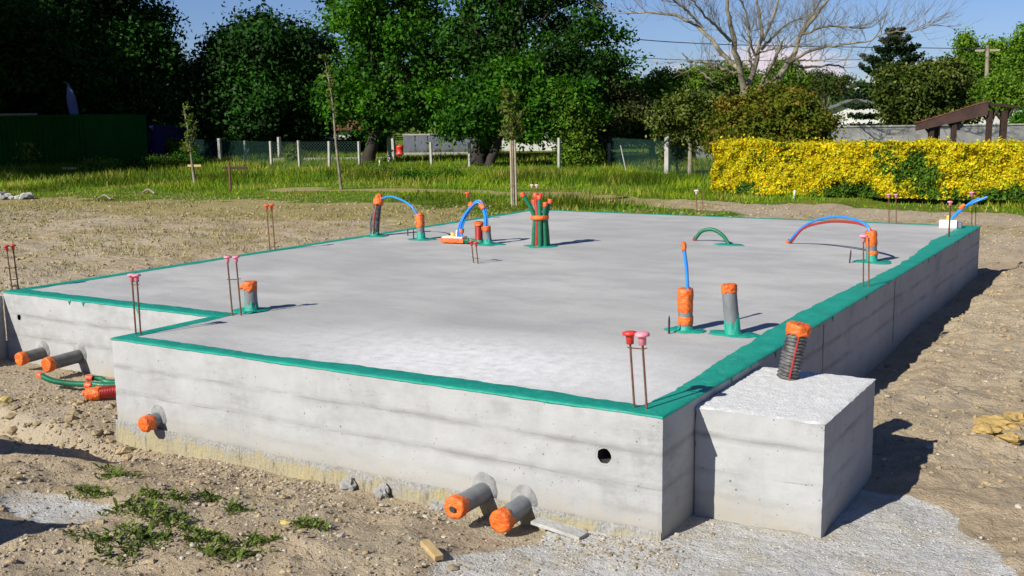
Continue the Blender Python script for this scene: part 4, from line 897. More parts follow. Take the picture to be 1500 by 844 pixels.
# shrub row
for i, (x0_, x1_, lb) in enumerate(((236,330,'dark clipped hedge part behind the left end of the wire fence'), (330,450,'dark hedge behind the middle of the left fence run'), (450,575,'dark hedge behind the tall thin young tree'))):
    tree('hedge', lb, 'hedge', (x0_+x1_)/2, 232, 66, [(x0_+(x1_-x0_)*(j+.5)/4, 217, (x1_-x0_)/6.5, 15) for j in range(4)], 420, 20, .4, .12, 'l_evg', 400+i, None, 'barkd', 'dark hedges behind the fence')
GS = 'shrubs along the back fence'
tree('shrub', 'green bushy shrub left of the brownish one on the back fence', 'shrub', 830, 246, None, [(835,185,36,42),(850,225,32,24),(820,150,30,28)], 520, 24, .35, .10, 'l_shrub', 108, (.08,.5), 'bark', GS)
tree('shrub', 'brownish dark shrub in the middle of the back fence', 'shrub', 885, 240, None, [(885,170,42,36),(905,150,36,28),(880,210,34,26)], 520, 24, .35, .10, 'l_brown', 109, (.08,.5), 'bark', GS)
tree('shrub', 'rounded green tree behind the white posts of the back fence', 'tree', 955, 232, 52, [(940,150,48,34),(985,140,45,30),(960,185,50,30),(920,190,36,28)], 700, 24, .4, .12, 'l_shrub', 110, (.15,.5), 'bark', None)
tree('magnolia_tree', 'tree with pale forked trunk left of the golden hedge', 'tree', 1011, 248, 36, [(1000,165,40,24),(1035,160,34,26),(975,180,26,18),(1020,200,22,14),(1045,190,18,14)], 460, 20, .28, .085, 'l_magn', 111, None, 'barkp', None)
q = atd(1011,246,36); q.z = gz(q.x,q.y)
m_ = MB(); fk = atd(1011,212,36); m_.tube([q, fk], [.09,.07], 8, False)
for t_ in ((990,170),(1030,165),(1008,175),(1040,185),(975,178),(998,190)): m_.tube(curve([fk, atd((1011+t_[0])/2+4, (212+t_[1])/2, 36.1), atd(*t_, 36.2)], 8), [.06-.045*i/8 for i in range(9)], 6, False)
mo = [o_ for o_ in bpy.data.objects if o_.name.startswith('magnolia_tree')][0]; m_.build('trunk', 'barkp', mo)
tree('shrub', 'small yellow green bush at the foot of the pale forked tree', 'shrub', 992, 250, 38, [(990,205,14,26),(986,225,12,18)], 120, 20, .22, .07, 'l_magn', 112, (.04,.4), 'bark', None)
tree('photinia_bush', 'big clipped bush with red and green leaves above the golden hedge', 'bush', 1135, 250, 31, [(1085,170,45,34),(1135,165,48,36),(1180,172,36,36),(1110,195,62,40),(1160,205,56,45),(1075,200,34,38)], 1300, 26, .26, .075, 'l_phot', 113, (.12,.4), 'bark', None, shell=.7)
for i, (px_, py_, w_, h_, lb) in enumerate(((150,252,26,12,'low dark bush in the grass left of the purple container'), (198,250,24,11,'low dark bush in the grass before the purple container'), (238,247,26,13,'low bright bush at the end of the fence'), (275,246,20,14,'mound of bright weeds behind the small young tree'), (560,262,16,9,'low clump of weeds right of the tall thin tree'), (606,268,20,9,'dark low clump of weeds in the middle of the grass'), (655,264,18,8,'low clump of weeds left of the pale stakes'))):
    tree('weed_bush', lb, 'bush', px_, py_, None, [(px_,py_-h_*.5,w_,h_*.8),(px_+w_*.6,py_-h_*.4,w_*.6,h_*.6)], 150, 18, .22, .06, 'l_shrub' if i % 2 == 0 else 'l_oak', 300+i, None, 'bark', 'wild bushes in the grass')
tree('magnolia_tree', 'broad round magnolia behind the grey wall', 'tree', 1345, 230, 47, [(1345,128,42,36),(1308,135,26,26),(1385,125,36,32),(1360,165,50,24),(1325,165,28,22),(1400,160,28,26)], 1150, 22, .38, .12, 'l_magn', 114, (.25,.4), 'bark', None, shell=.62)
GL = 'light green trees at the right edge'
for i, (px_, top, wd, D_, lb) in enumerate(((1420,62,30,78,'light green tree left of the wooden pole'), (1462,58,28,80,'light green tree just right of the wooden pole'), (1505,40,38,72,'tallest light green tree cut by the right edge'), (1570,50,45,75,'light green tree beyond the right edge'))):
    tree('poplar_tree', lb, 'tree', px_, 200, D_, [(px_,top+22,wd*.55,26),(px_+4,top+55,wd*.85,34),(px_-4,top+90,wd,34)], 620, 22, .5, .17, 'l_lime', 120+i, (.18,.5), 'bark', GL, shell=.45)
tree('shrub', 'lime green rounded bush above the shelter roof', 'bush', 1450, 200, 52, [(1440,135,30,18),(1475,133,26,16),(1452,150,44,16)], 420, 22, .35, .12, 'l_lime', 125, (.1,.4), 'bark', None)
tree('shrub', 'dark bush at the right edge under the shelter roof', 'bush', 1500, 215, 44, [(1505,190,26,28),(1490,205,16,16)], 260, 22, .3, .1, 'l_oak', 126, (.1,.4), 'bark', None)
tree('shrub', 'low wild bush behind the purple container fence end', 'bush', 268, 236, None, [(262,222,26,14),(240,232,16,10)], 240, 20, .35, .1, 'l_shrub', 127, None, 'bark', GS)
tree('shrub', 'yellow leafed little shrub among the left fence posts', 'shrub', 430, 240, None, [(430,228,12,12)], 70, 20, .25, .09, 'l_young', 128, None, 'bark', GS)
# unseen trees added left, out of the frame, to shade the containers
for i, (x, y, h) in enumerate(((-46,16,11), (-52,20,13), (-41,13.5,7.5), (-58,26,14))):
    o = thing('oak_tree', 'unseen broad oak added to shade the containers', 'tree', (x,y,-.6), 'unseen oaks added for shade on the containers'); V_, t = clumps([(Vector((x,y,h*.62)), (3.6,3.6,h*.36)), (Vector((x+1,y+2,h*.8)), (3,3,h*.25))], 900, 22, .7, .24, 140+i)
    np_mesh('crown', V_, 4, 'l_evg', o, None, t); MB().tube([(x,y,-.8), (x,y,h*.7)], [.4,.2], 8).build('trunk', 'barkd', o)
# distant wood
rgw = np.random.default_rng(9); Lb = []
for px_ in range(-260, 1900, 34):
    D_ = rgw.uniform(95, 135); k = D_/F_PX; hh = rgw.uniform(26, 46) if px_ < 1230 else rgw.uniform(22, 40); c = atd(px_, 176-hh*.45, D_); Lb.append((c, (30*k, 30*k, hh*.8*k)))
V_, t = clumps(Lb, 5200, 16, 1.1, .42, 150, shell=.5); tag(np_mesh('distant_wood', V_, 4, 'l_far', None, (0,0,0), t), 'distant line of green trees on the horizon', 'trees', None, 'stuff')
# bare brown-leaved trees in the gap (distant)
tree('beech_tree', 'pale brown twiggy tree far behind between bare tree and araucaria', 'tree', 1215, 180, 85, [(1205,118,24,14),(1228,128,22,16),(1190,130,18,12)], 260, 20, .5, .12, 'l_brown', 151, (.15,.4), 'barkp', None, shell=.2)
tree('fir_tree', 'dark green tree behind the trunk of the bare tree', 'tree', 1050, 180, 70, [(1040,115,30,16),(1075,118,30,18),(1010,120,24,16),(1150,118,36,20),(1110,125,30,20)], 620, 22, .5, .16, 'l_shrub', 152, (.2,.4), 'bark', None)

# bare spreading tree
D0 = 40.0; bt = thing('bare_tree', 'large leafless spreading tree with pale branches against the sky', 'tree', Vector((*atd(1095,250,D0)[:2], -.62)))
def bp(px_, py_, dd=0): return atd(px_, py_, D0+dd)
limbs = [  # (points (px,py,depth offset)), r0, r1 in m
 ([(1092,250,0),(1093,180,0),(1091,135,0)], .30,.24),
 ([(1091,135,0),(1086,110,-.3),(1077,75,-.8),(1072,45,-1),(1066,15,-1.2),(1062,-30,-1.5)], .19,.07),
 ([(1082,100,-.3),(1058,78,.3),(1035,50,.8),(1010,32,1.2),(985,22,1.6),(945,18,2),(921,20,2.2)], .13,.03),
 ([(1030,42,.8),(1012,22,.5),(995,8,.2),(970,-12,0)], .07,.03),
 ([(1070,60,-1),(1052,40,-1.6),(1030,20,-2),(1010,-5,-2.5)], .08,.03),
 ([(1091,135,0),(1103,110,.6),(1110,75,1),(1117,50,1.2),(1112,20,1.6),(1105,-20,2)], .15,.05),
 ([(1117,60,1.2),(1128,35,1),(1138,5,.8),(1150,-30,.5)], .09,.04),
 ([(1116,72,1.2),(1135,50,2),(1155,35,2.5),(1185,22,3)], .08,.03),
 ([(1108,85,1),(1098,55,.3),(1094,25,0),(1080,-15,-.5)], .06,.03),
 ([(1110,134,.2),(1125,105,-.5),(1137,82,-1),(1146,62,-1.2)], .09,.075),
 ([(1099,95,-1),(1098,70,-1.4),(1097,40,-1.7)], .05,.04),
 ([(1132,132,0),(1150,100,.4),(1165,75,.4),(1172,52,.2),(1190,28,0),(1208,5,-.3),(1225,-25,-.5)], .17,.06),
 ([(1171,55,.2),(1180,35,1),(1196,10,1.5),(1215,-20,2)], .08,.03),
 ([(1175,50,.2),(1200,42,-.6),(1222,38,-1),(1248,41,-1.4),(1272,41,-1.7)], .07,.02),
 ([(1155,92,.4),(1180,78,0),(1205,70,-.6),(1230,66,-1),(1268,61,-1.4),(1290,52,-1.8)], .09,.03),
 ([(1285,54,-1.8),(1310,46,-2),(1340,46,-2.2),(1368,36,-2.4)], .03,.012),
 ([(1160,98,.4),(1190,98,1),(1215,96,1.4),(1232,98,1.8),(1240,105,1.8)], .07,.03),
 ([(1163,88,.4),(1190,89,-1),(1208,90,-1.6)], .05,.02),
 ([(1112,78,1),(1130,72,0),(1160,68,-1),(1200,55,-2)], .05,.02),
 ([(1140,110,0),(1120,125,.2),(1112,135,.2)], .08,.1),
 ([(1132,134,0),(1129,160,0),(1120,250,0)], .2,.24),
 ([(1048,98,-.5),(1030,91,-.5),(1006,89,-.5)], .07,.045),
 ([(1000,78,.5),(1020,100,.5),(1042,118,.5)], .03,.06),
 ([(1086,110,-.3),(1048,98,-.5)], .07,.07)]
m_ = MB(); tw = []; rb = random.Random(5); segs = []
for pts, r0, r1 in limbs:
    cv = curve([bp(*q_) for q_ in pts], 18); n = len(cv)-1
    cv = [c_+Vector((rb.uniform(-1,1), rb.uniform(-1,1), rb.uniform(-1,1)))*.035 if 0 < i < n else c_ for i, c_ in enumerate(cv)]
    m_.tube(cv, [(r0+(r1-r0)*i/n)*.76 for i in range(n+1)], 8, False)
    if pts[0][1] > 140: continue
    for i in range(2, n+1): segs.append((cv[i-1], cv[i], r0+(r1-r0)*i/n, i/n))
m_.build('trunk', 'barkp', bt)
m2 = MB(); rb = random.Random(11)
def twig(p, d, ln, r, lvl):
    k = 4; pts = [p]; q_ = p.copy()
    for i in range(k):
        d = (d+Vector((rb.uniform(-.3,.3), rb.uniform(-.3,.3), rb.uniform(-.12,.24)))).normalized(); q_ = q_+d*ln/k; pts.append(q_.copy())
    m2.tube(pts, [r*(1-.7*i/k) for i in range(k+1)], 3, False)
    if lvl > 0:
        for j in range(3 if lvl > 1 else 3):
            i = rb.randint(1, k); dd = (d+Vector((rb.uniform(-1,1), rb.uniform(-1,1), rb.uniform(-.4,.8)))*.8).normalized(); twig(pts[i], dd, ln*rb.uniform(.45,.75), r*.55, lvl-1)
for a, b, r_, u_ in segs:
    if r_ > .14: continue
    for j in range(1 if r_ > .08 else 2):
        if rb.random() < .72 and not (a.z < bp(0,88)[2] and rb.random() < .6):
            d = (b-a).normalized(); dd = (d*.7+Vector((rb.uniform(-1,1), rb.uniform(-1,1), rb.uniform(-.6,1)))*.8).normalized(); twig(b, dd, rb.uniform(.6,1.3), .013, 2)
m2.build('twigs', 'barkp', bt)

# araucaria
o = thing('monkey_puzzle_tree', 'dark spiky araucaria with tiered branches right of the white gable', 'tree', Vector((*atd(1303,230,50)[:2], -.62)))
DA = 50; ka = DA/F_PX; base = o.location.copy(); topp = atd(1303,50,DA); m_ = MB().tube([base, topp], [.22,.06], 8, False); m_.build('trunk', 'barkd', o)
rb = random.Random(21); rga = np.random.default_rng(21); LV = []
for tier in range(11):
    f = tier/10; z = topp.z - (topp.z-(base.z+1.1))*f; rad = (14+62*min(1, f*1.35)**.8)*ka
    for j in range(8):
        a_ = j*math.pi/4+tier*.5+rb.uniform(-.25,.25); rr_ = rad*rb.uniform(.72,1.1); dz = rr_*(.30 if f < .5 else -.05)
        p0 = Vector((base.x, base.y, z)); pts = curve([p0, p0+Vector((math.cos(a_)*rr_*.5, math.sin(a_)*rr_*.5, -.04*rr_)), p0+Vector((math.cos(a_)*rr_, math.sin(a_)*rr_, dz))], 10)
        arms = [pts]
        for s_ in (-1,1):
            for fr in (5,7):
                q0 = pts[min(fr,len(pts)-1)]; d = (pts[-1]-pts[-3]).normalized(); sd2 = Vector((-d.y,d.x,0))*s_; arms.append([q0, q0+(d+sd2*.8)*rr_*.16, q0+(d*1.2+sd2*1.0)*rr_*.24+Vector((0,0,rr_*.06))])
        for ar in arms:
            A = np.array([tuple(v) for v in ar]); nseg = len(A)-1; m = max(40, int(62*rr_)) if ar is pts else 46
            t_ = rga.uniform(.12 if ar is pts else 0, 1, m)*nseg; i_ = np.minimum(t_.astype(int), nseg-1); C = A[i_]+(A[i_+1]-A[i_])*(t_-i_)[:,None]+rga.normal(size=(m,3))*.045
            LV.append(C)
C = np.concatenate(LV); V_ = quads(C, rga.normal(size=C.shape), .085, rga, .5); np_mesh('crown', V_, 4, 'l_arau', o, None, rga.uniform(0,1,len(C)))

# golden hedge
h0, h1 = atz(1043,285), atz(1500,299); hd = (h1-h0); hd.z = 0; hL = hd.length+6; hd.normalize(); hn = Vector((-hd.y, hd.x, 0)); 
if hn.y < 0: hn = -hn
hg = thing('hedge', 'long clipped hedge with bright yellow and green leaves', 'hedge', h0)
rgh = np.random.default_rng(33); nH = 150000; HT = 1.35; TH = 1.2
fac = rgh.choice(3, nH, p=(.66,.24,.10)); u = rgh.uniform(0, hL, nH); v = rgh.uniform(0, TH, nH); zz = rgh.uniform(.06, HT, nH); dpt = np.abs(rgh.normal(size=nH))*.10 - .10*(rgh.uniform(size=nH) < .03)
bul = lambda u_, z_, s_: .24*vn(u_*1.3, z_*1.3+9, s_)+.20*vn(u_*3.6, z_*3.6, s_+1)+.12*vn(u_*8, z_*8, s_+2)
ya = np.where(fac == 0, dpt+bul(u,zz,61)+.08*(1-zz/HT)*0, v); za = np.where(fac == 1, HT-dpt+.6*bul(u,v,63), zz); ua = np.where(fac == 2, dpt+bul(v,zz,65), u)
C = np.array(h0)[None]*np.array([1,1,0]) + ua[:,None]*np.array(hd) + ya[:,None]*np.array(hn) + np.stack([0*za, 0*za, za-.62], -1)
Nn = np.where((fac == 0)[:,None], -np.array(hn), np.where((fac == 1)[:,None], np.array([0,0,1.]), -np.array(hd)))
grn = 1.9*vn(ua*1.25+za*.5, za*1.1+3, 70)+.6*vn(ua*3.1, za*3+3, 68)+.35*vn(ua*9, za*9, 69) + .45*sst(.55,.1,za) - .30 + .40*(dpt > .17) + .10*rgh.normal(size=nH)
isg = grn > .16
Vq = quads(C, Nn*.9, .042, rgh, .6).reshape(-1,4,3); tt = rgh.uniform(0,1,nH)
np_mesh('golden_foliage', Vq[~isg].reshape(-1,3), 4, 'l_yel', hg, None, tt[~isg]); np_mesh('green_foliage', Vq[isg].reshape(-1,3), 4, 'l_hgr', hg, None, tt[isg])
m_ = MB()
for i in range(int(hL/.35)):
    p = h0+hd*(i*.35+rnd.uniform(0,.2))+hn*rnd.uniform(.35,.8); z0 = gz(p.x,p.y)
    m_.tube([(p.x,p.y,z0-.05), (p.x+rnd.uniform(-.1,.1),p.y,z0+.5), (p.x+rnd.uniform(-.2,.2),p.y+rnd.uniform(-.1,.1),z0+1.2)], [.03,.02,.008], 6, False)
m_.build('stems', 'bark', hg)
# dense twiggy inside of the hedge
nI = 16000; ui = rgh.uniform(.2,hL-.2,nI); C = np.array(h0)*np.array([1,1,0]) + ui[:,None]*np.array(hd) + rgh.uniform(.25,TH-.2,nI)[:,None]*np.array(hn) + np.stack([0*ui,0*ui,rgh.uniform(0,HT-.15,nI)-.6],-1)
np_mesh('inner_foliage', quads(C, rgh.normal(size=C.shape), .11, rgh, .7), 4, 'l_hgr', hg, None, rgh.uniform(0,.5,nI))

# young trees
def young(px_, py_, top, lb, wig, nl, spread, mat, leafz, stake=False, r=.03):
    b = atz(px_, py_); D_ = depth(b); b.z = gz(b.x, b.y); k = D_/F_PX; H_ = (py_-top)*k
    o = thing('young_tree', lb, 'tree', b, 'young trees planted in the field'); m_ = MB(); rb = random.Random(px_)
    ts = curve([b, b+Vector((wig*.3*k,0,H_*.35)), b+Vector((wig*.5*k,0,H_*.7)), b+Vector((wig*k,0,H_))], 12); m_.tube(ts, [r*(1-.8*i/12) for i in range(13)], 7, False); C = []
    for j in range(nl):
        i = rb.randint(int(12*leafz), 12); a_ = rb.uniform(0,6.28); ln = spread*k*rb.uniform(.4,1)*(1.2-i/16); p1 = ts[i]+Vector((math.cos(a_)*ln, math.sin(a_)*ln, ln*rb.uniform(.6,1.6)))
        m_.tube([ts[i], ts[i].lerp(p1,.5)-Vector((0,0,ln*.1)), p1], [.010,.007,.003], 4, False)
        for q_ in range(11): C.append(tuple(ts[i].lerp(p1, rb.uniform(.3,1.08))+Vector((rb.gauss(0,.05), rb.gauss(0,.05), rb.gauss(0,.05)))))
    m_.build('trunk', 'barkp' if not stake else 'bark', o); rg_ = np.random.default_rng(px_); C = np.array(C)
    np_mesh('crown', quads(C, rg_.normal(size=C.shape), .055, rg_, .6), 4, mat, o, None, rg_.uniform(0,1,len(C)))
    return o, b, k
young(286,275,165,'small young tree with yellow green leaves in the left field',-14,26,20,'l_young',.45,r=.055)
young(500,281,95,'tall thin young tree with very few leaves in the grass',-22,22,18,'l_young',.35,r=.05)
o, b, k = young(753,306,150,'young leafy tree tied between pale stakes by the far slab corner',-2,70,30,'l_young',.62,r=.03)
for i, (dx_, h_) in enumerate(((-.05,1.72),(.075,1.62),(.02,1.3))):
    m_ = MB().tube([b+Vector((dx_*.8,.04*i-.02,-.1)), b+Vector((dx_*.8-.03,.02*i,h_))], [.028,.024], 9); s_o = m_.build('tree_stake', 'stake', None, b+Vector((dx_,0,0)))
    tag(s_o, ('left pale round stake of the young tree by the slab corner','right pale round stake of the young tree by the slab corner','short middle stake of the young tree by the slab corner')[i], 'stake', 'stakes of the young tree')
# little sapling in front of the green container
b = atz(45,250); C = np.array([tuple(b+Vector((rnd.gauss(0,.22), rnd.gauss(0,.22), rnd.uniform(.5,1.25)))) for _ in range(160)]); rg_ = np.random.default_rng(1)
o = thing('young_tree', 'tiny sapling in front of the dark green container', 'tree', b, 'young trees planted in the field'); np_mesh('crown', quads(C, C*0+[0,-.5,.5], .09, rg_), 4, 'l_young', o, None, rg_.uniform(0,1,160)); MB().tube([b, b+Vector((0,0,1))], [.02,.01], 6).build('trunk', 'bark', o)

# tall grass (stuff): blades with height from local density
rgg = np.random.default_rng(44)
n = 420000; gx = rgg.uniform(-42, 6, n); gy = rgg.uniform(9.5, 46, n); dcam = np.hypot(gx-CAM[0], gy-CAM[1])
g, s_, d_ = zones(gx, gy); az = np.degrees(np.arctan2(gy-CAM[1], gx-CAM[0]))
hd_at = np.array([(h0+hd*t_)[:2] for t_ in (0, hL)])
infr = (az > 92) & (az < 150); patch = fbm(gx, gy, 3.2, 81, 3)
keep = (rgg.uniform(size=n) < (g-.35)*1.6*np.clip(.55+patch*1.2,.12,1)*np.clip((48-dcam)/20,.25,1)) & infr
gx, gy, patch, dcam = gx[keep], gy[keep], patch[keep], dcam[keep]; n = len(gx)
yb = np.interp(gx, [p.x for p in GB]+[-8, 20], [p.y for p in GB]+[10.6, 11])
tall = sst(.5, 6, gy-yb)*np.clip(.45+patch*1.1, .15, 1)*np.where(gx > -9.5, .6, 1)
hh = (.06+.34*tall)*rgg.uniform(.35,1.25,n); wd = .006+.006*rgg.uniform(size=n)+dcam*.00022
a_ = rgg.uniform(0, 6.28, n); ln = rgg.normal(size=(n,2))*.38*hh[:,None]; gzv = hgt(gx, gy)
P0 = np.stack([gx-np.cos(a_)*wd, gy-np.sin(a_)*wd, gzv-.01], -1); P1 = np.stack([gx+np.cos(a_)*wd, gy+np.sin(a_)*wd, gzv-.01], -1); P2 = np.stack([gx+ln[:,0], gy+ln[:,1], gzv+hh], -1)
V_ = np.stack([P0,P1,P2],1).reshape(-1,3); pt2 = fbm(gx, gy, 1.6, 95, 3); tt = np.clip(.48-patch*1.5-pt2*.8+rgg.normal(size=n)*.12, 0, .71); dry_ = (fbm(gx, gy, 2.4, 97, 3) > .20) & (rgg.uniform(size=n) < .5); tt[dry_] = rgg.uniform(.74,.9,dry_.sum())
tag(np_mesh('grass', V_, 3, 'l_grass', None, (0,0,0), tt), 'tall green and yellow grass of the field behind the slab', 'grass', None, 'stuff')
# sparse short grass and straw on the left field
n = 60000; gx = rgg.uniform(-26, -6.9, n); gy = rgg.uniform(1.5, 17, n); pt = fbm(gx, gy, 1.1, 91, 3); k = (pt > .0) & (rgg.uniform(size=n) < .8); gx, gy = gx[k], gy[k]; n = len(gx)
hh = .02+.05*rgg.uniform(size=n); a_ = rgg.uniform(0,6.28,n); wd = .008; gzv = hgt(gx,gy); ln = rgg.normal(size=(n,2))*.03
V_ = np.stack([np.stack([gx-np.cos(a_)*wd, gy-np.sin(a_)*wd, gzv-.01],-1), np.stack([gx+np.cos(a_)*wd, gy+np.sin(a_)*wd, gzv-.01],-1), np.stack([gx+ln[:,0], gy+ln[:,1], gzv+hh],-1)],1).reshape(-1,3)
tag(np_mesh('short_grass', V_, 3, leafmat('straw_grass', (.22,.20,.05), (.13,.15,.03), (.40,.33,.14), 1, .2), None, (0,0,0), rgg.uniform(0,1,n)), 'sparse short straw coloured grass on the left field', 'grass', None, 'stuff')
# foreground weeds
WD = [(170,697,.10,70,'weed tuft of narrow leaves just below the orange stub pipe'), (132,731,.09,60,'bright weed patch left of the others in the foreground'), (205,760,.13,110,'dense weed patch in the middle of the left foreground'),
      (250,778,.12,100,'weed patch right of the dense one in the foreground'), (165,815,.15,130,'weed patch nearest the bottom left corner'), (330,822,.14,130,'weed patch by the bottom edge right of the corner patch'),
      (222,738,.07,40,'small weed just above the dense patch'), (305,738,.06,36,'small weed between the wall and the dense patch'), (455,783,.07,60,'lone small weed below the front wall'), (262,745,.06,36,'thin weed beside the small one'),
      (215,800,.12,90,'broad weed between the two bottom patches'), (385,808,.06,40,'sparse weed between the bottom patch and the lone weed'), (345,752,.05,30,'tiny weed on the dark crack in the earth'), (300,800,.08,60,'weed among pebbles above the bottom patch')]
for i, (px_, py_, rad, nb, lb) in enumerate(WD):
    b = atz(px_, py_, -.64); b.z = gz(b.x, b.y); rg_ = np.random.default_rng(200+i); n = nb*3
    a_ = rg_.uniform(0,6.28,n); rr_ = rad*np.sqrt(rg_.uniform(0,1,n))*(1+.4*np.sin(a_*3+i)); x = b.x+np.cos(a_)*rr_*1.5; y = b.y+np.sin(a_)*rr_*.85; z0 = hgt(x,y)
    da = rg_.uniform(0,6.28,n); ll = rg_.uniform(.015,.055,n)*(1+.5*(rg_.uniform(size=n) > .9)); el = rg_.uniform(.1,1.0,n); dx_ = np.stack([np.cos(da)*np.cos(el), np.sin(da)*np.cos(el), np.sin(el)],-1)*ll[:,None]; sdv = np.stack([-np.sin(da), np.cos(da), 0*da],-1)*(ll*.14)[:,None]
    c0 = np.stack([x,y,z0+.002],-1); V_ = np.stack([c0, c0+dx_*.5+sdv+[0,0,.003], c0+dx_-[0,0,.004], c0+dx_*.5-sdv+[0,0,.003]],1).reshape(-1,3)
    tag(np_mesh('weed_patch', V_, 4, 'l_weed', None, tuple(b), rg_.uniform(0,1,n)), lb, 'weed', 'weeds in the left foreground')

# ------------------------------------------------------------------ background furniture
FP = [(236,231,207),(244,231,209),(258,229,208),(292,229,207),(323,236,205),(360,237,208),(398,247,210),(439,247,209),(483,248,210),(527,247,210),(571,240,203),(632,247,212),(688,247,212),(751,250,208),(819,250,205),(892,243,212),(977,258,203)]
def post(px_, bt_, tp_, lb, w_=.11):
    b = atz(px_, bt_); D_ = depth(b); H_ = (bt_-tp_)*D_/F_PX; zg = gz(b.x,b.y); m_ = MB(); m_.rbox((b.x,b.y,zg+H_/2-.1), (w_,w_,H_+.2), rnd.uniform(-.2,.2), rnd.uniform(-.03,.03), .012)
    tag(m_.build('fence_post', 'cpost', None, (b.x,b.y,zg)), lb, 'fence post', 'concrete posts of the back fence'); return Vector((b.x,b.y,zg)), H_
names = ['first concrete post at the left end of the fence beside the purple container', 'second concrete post close behind the first at the left fence end', 'third concrete post from the left end of the fence', 'concrete post just right of the small young tree', 'taller paired concrete post left of centre in the left fence run', 'concrete post midway along the left fence run', 'concrete post left of the yellow leafed little shrub', 'concrete post right of the yellow leafed little shrub', 'concrete post just left of the tall thin young tree', 'concrete post right of the tall thin young tree', 'tall concrete post left of the red hydrant', 'concrete post right of the red hydrant', 'concrete post left of the dark oak trunk', 'concrete post behind the staked young tree', 'weathered post half hidden in the green bushy shrub', 'white concrete post left of the leaning thin rod', 'thick concrete post left of the pale forked tree']
pp = [post(*q_, nm_, .10 if q_[0] not in (323,977,571) else .16) for q_, nm_ in zip(FP, names)]
for i, (px_, bt_, tp_, lb) in enumerate(((410,234,203,'rear concrete gate post behind the left fence run'), (577,236,204,'rear concrete post beside the tall one'), (641,228,201,'rear concrete post in front of the grey gate'), (545,238,215,'short rear post between fence posts'), (713,236,205,'rear white post right of the dark oak trunk'))): post(px_, bt_, tp_, lb, .16)
def net(a, b, H_, lb, cell=.14):
    a, b = Vector(a), Vector(b); Lg = (b-a).length; d = (b-a)/Lg; o = thing('wire_fence', lb, 'fence', a, 'green wire fencing'); m_ = MB(); n = int(Lg/cell); sd2 = d.cross(Vector((0,0,1)))
    V_, F_ = [], []
    def strip(p, q, w2=.0035):
        k0 = len(V_); u = (q-p).normalized().cross(sd2)*w2; V_.extend([p-u-sd2*.002, p+u-sd2*.002, q+u-sd2*.002, q-u-sd2*.002, p-u+sd2*.002, p+u+sd2*.002, q+u+sd2*.002, q-u+sd2*.002]); F_.extend([(k0,k0+1,k0+2,k0+3), (k0+7,k0+6,k0+5,k0+4), (k0,k0+3,k0+7,k0+4), (k0+1,k0+5,k0+6,k0+2)])
    for i in range(-int(H_/cell), n+1):
        for s_i in (1,-1):
            t0, t1 = i*cell, i*cell+H_; z0, z1 = (0,H_) if s_i > 0 else (H_,0)
            c0 = max(0, -t0)/H_; c1 = min(1, (Lg-t0)/H_)
            if c1 <= c0: continue
            strip(a+d*(t0+H_*c0)+Vector((0,0,z0+(z1-z0)*c0)), a+d*(t0+H_*c1)+Vector((0,0,z0+(z1-z0)*c1)))
    m_.add(V_, F_, False); m_.build('mesh', 'wire', o)
net(pp[0][0], pp[6][0], 1.1, 'green wire fence of the left run beside the purple container'); net(pp[6][0], pp[9][0], 1.1, 'green wire fence behind the tall thin young tree')
net(pp[15][0], pp[16][0], 1.15, 'chain link fence between white post and thick post', .11); net(pp[16][0], atz(1046,262), 1.0, 'dark wire fence between the thick post and the hedge', .10)
a, b = atz(918,255), atd(909,213,depth(atz(918,255))); tag(MB().tube([a,b], .02, 6).build('thin_rod', 'cpost', None, a), 'thin pale rod leaning against the chain link fence', 'rod')
# low concrete rail behind fence
def rail(p0, p1, z, h, lb, mat='cpost', th=.12):
    a, b = p0, p1; d = b-a; o = MB().rbox(((a.x+b.x)/2,(a.y+b.y)/2,z), (math.hypot(d.x,d.y), th, h), math.atan2(d.y,d.x), 0, .01).build('low_wall', mat, None, ((a.x+b.x)/2,(a.y+b.y)/2,-.6)); tag(o, lb, 'wall'); return o
def lat(px0, px1, py, D_): a = atd(px0, py, D_); b = atd(px1, py, D_); return a, b
a, b = lat(400,566,236,55); rail(a, b, -.6, .35, 'low pale kerb wall behind the left fence run')
a, b = lat(580,700,226,58); rail(a, b, a.z, .14, 'pale horizontal rail in front of the grey gate')
# grey gate
o = thing('metal_gate', 'grey panelled metal gate under the oak crown', 'gate', atd(640,224,60)); a, b = atd(590,210,60), atd(700,208,60); d = b-a; az_ = math.atan2(d.y,d.x); zt, zb2 = atd(640,197,60).z, -.6
for i in range(6):
    c_ = a.lerp(b, (i+.5)/6); MB().rbox((c_.x,c_.y,(zt+zb2)/2), (d.length/6-.06, .05, zt-zb2), az_, 0, .01).build('panel', 'gatem', o)
MB().rbox(((a.x+b.x)/2,(a.y+b.y)/2,zt), (d.length, .09, .09), az_, 0, .01).build('frame', 'cpost', o)
# red hydrant
b = atd(586,226,57); b.z = atd(586,226,57).z; o = thing('fire_hydrant', 'small red hydrant standing behind the pale rail', 'hydrant', (b.x,b.y,-.6))
hb_ = b.z+.6; MB().lathe((b.x,b.y,-.62), [(.16,0),(.16,.05),(.13,.06),(.13,hb_-.02),(.21,hb_),(.21,hb_+.05),(.19,hb_+.07),(.19,hb_+.36),(.21,hb_+.38),(.21,hb_+.43),(.14,hb_+.50),(.001,hb_+.52)], 14).build('body', 'capred', o)
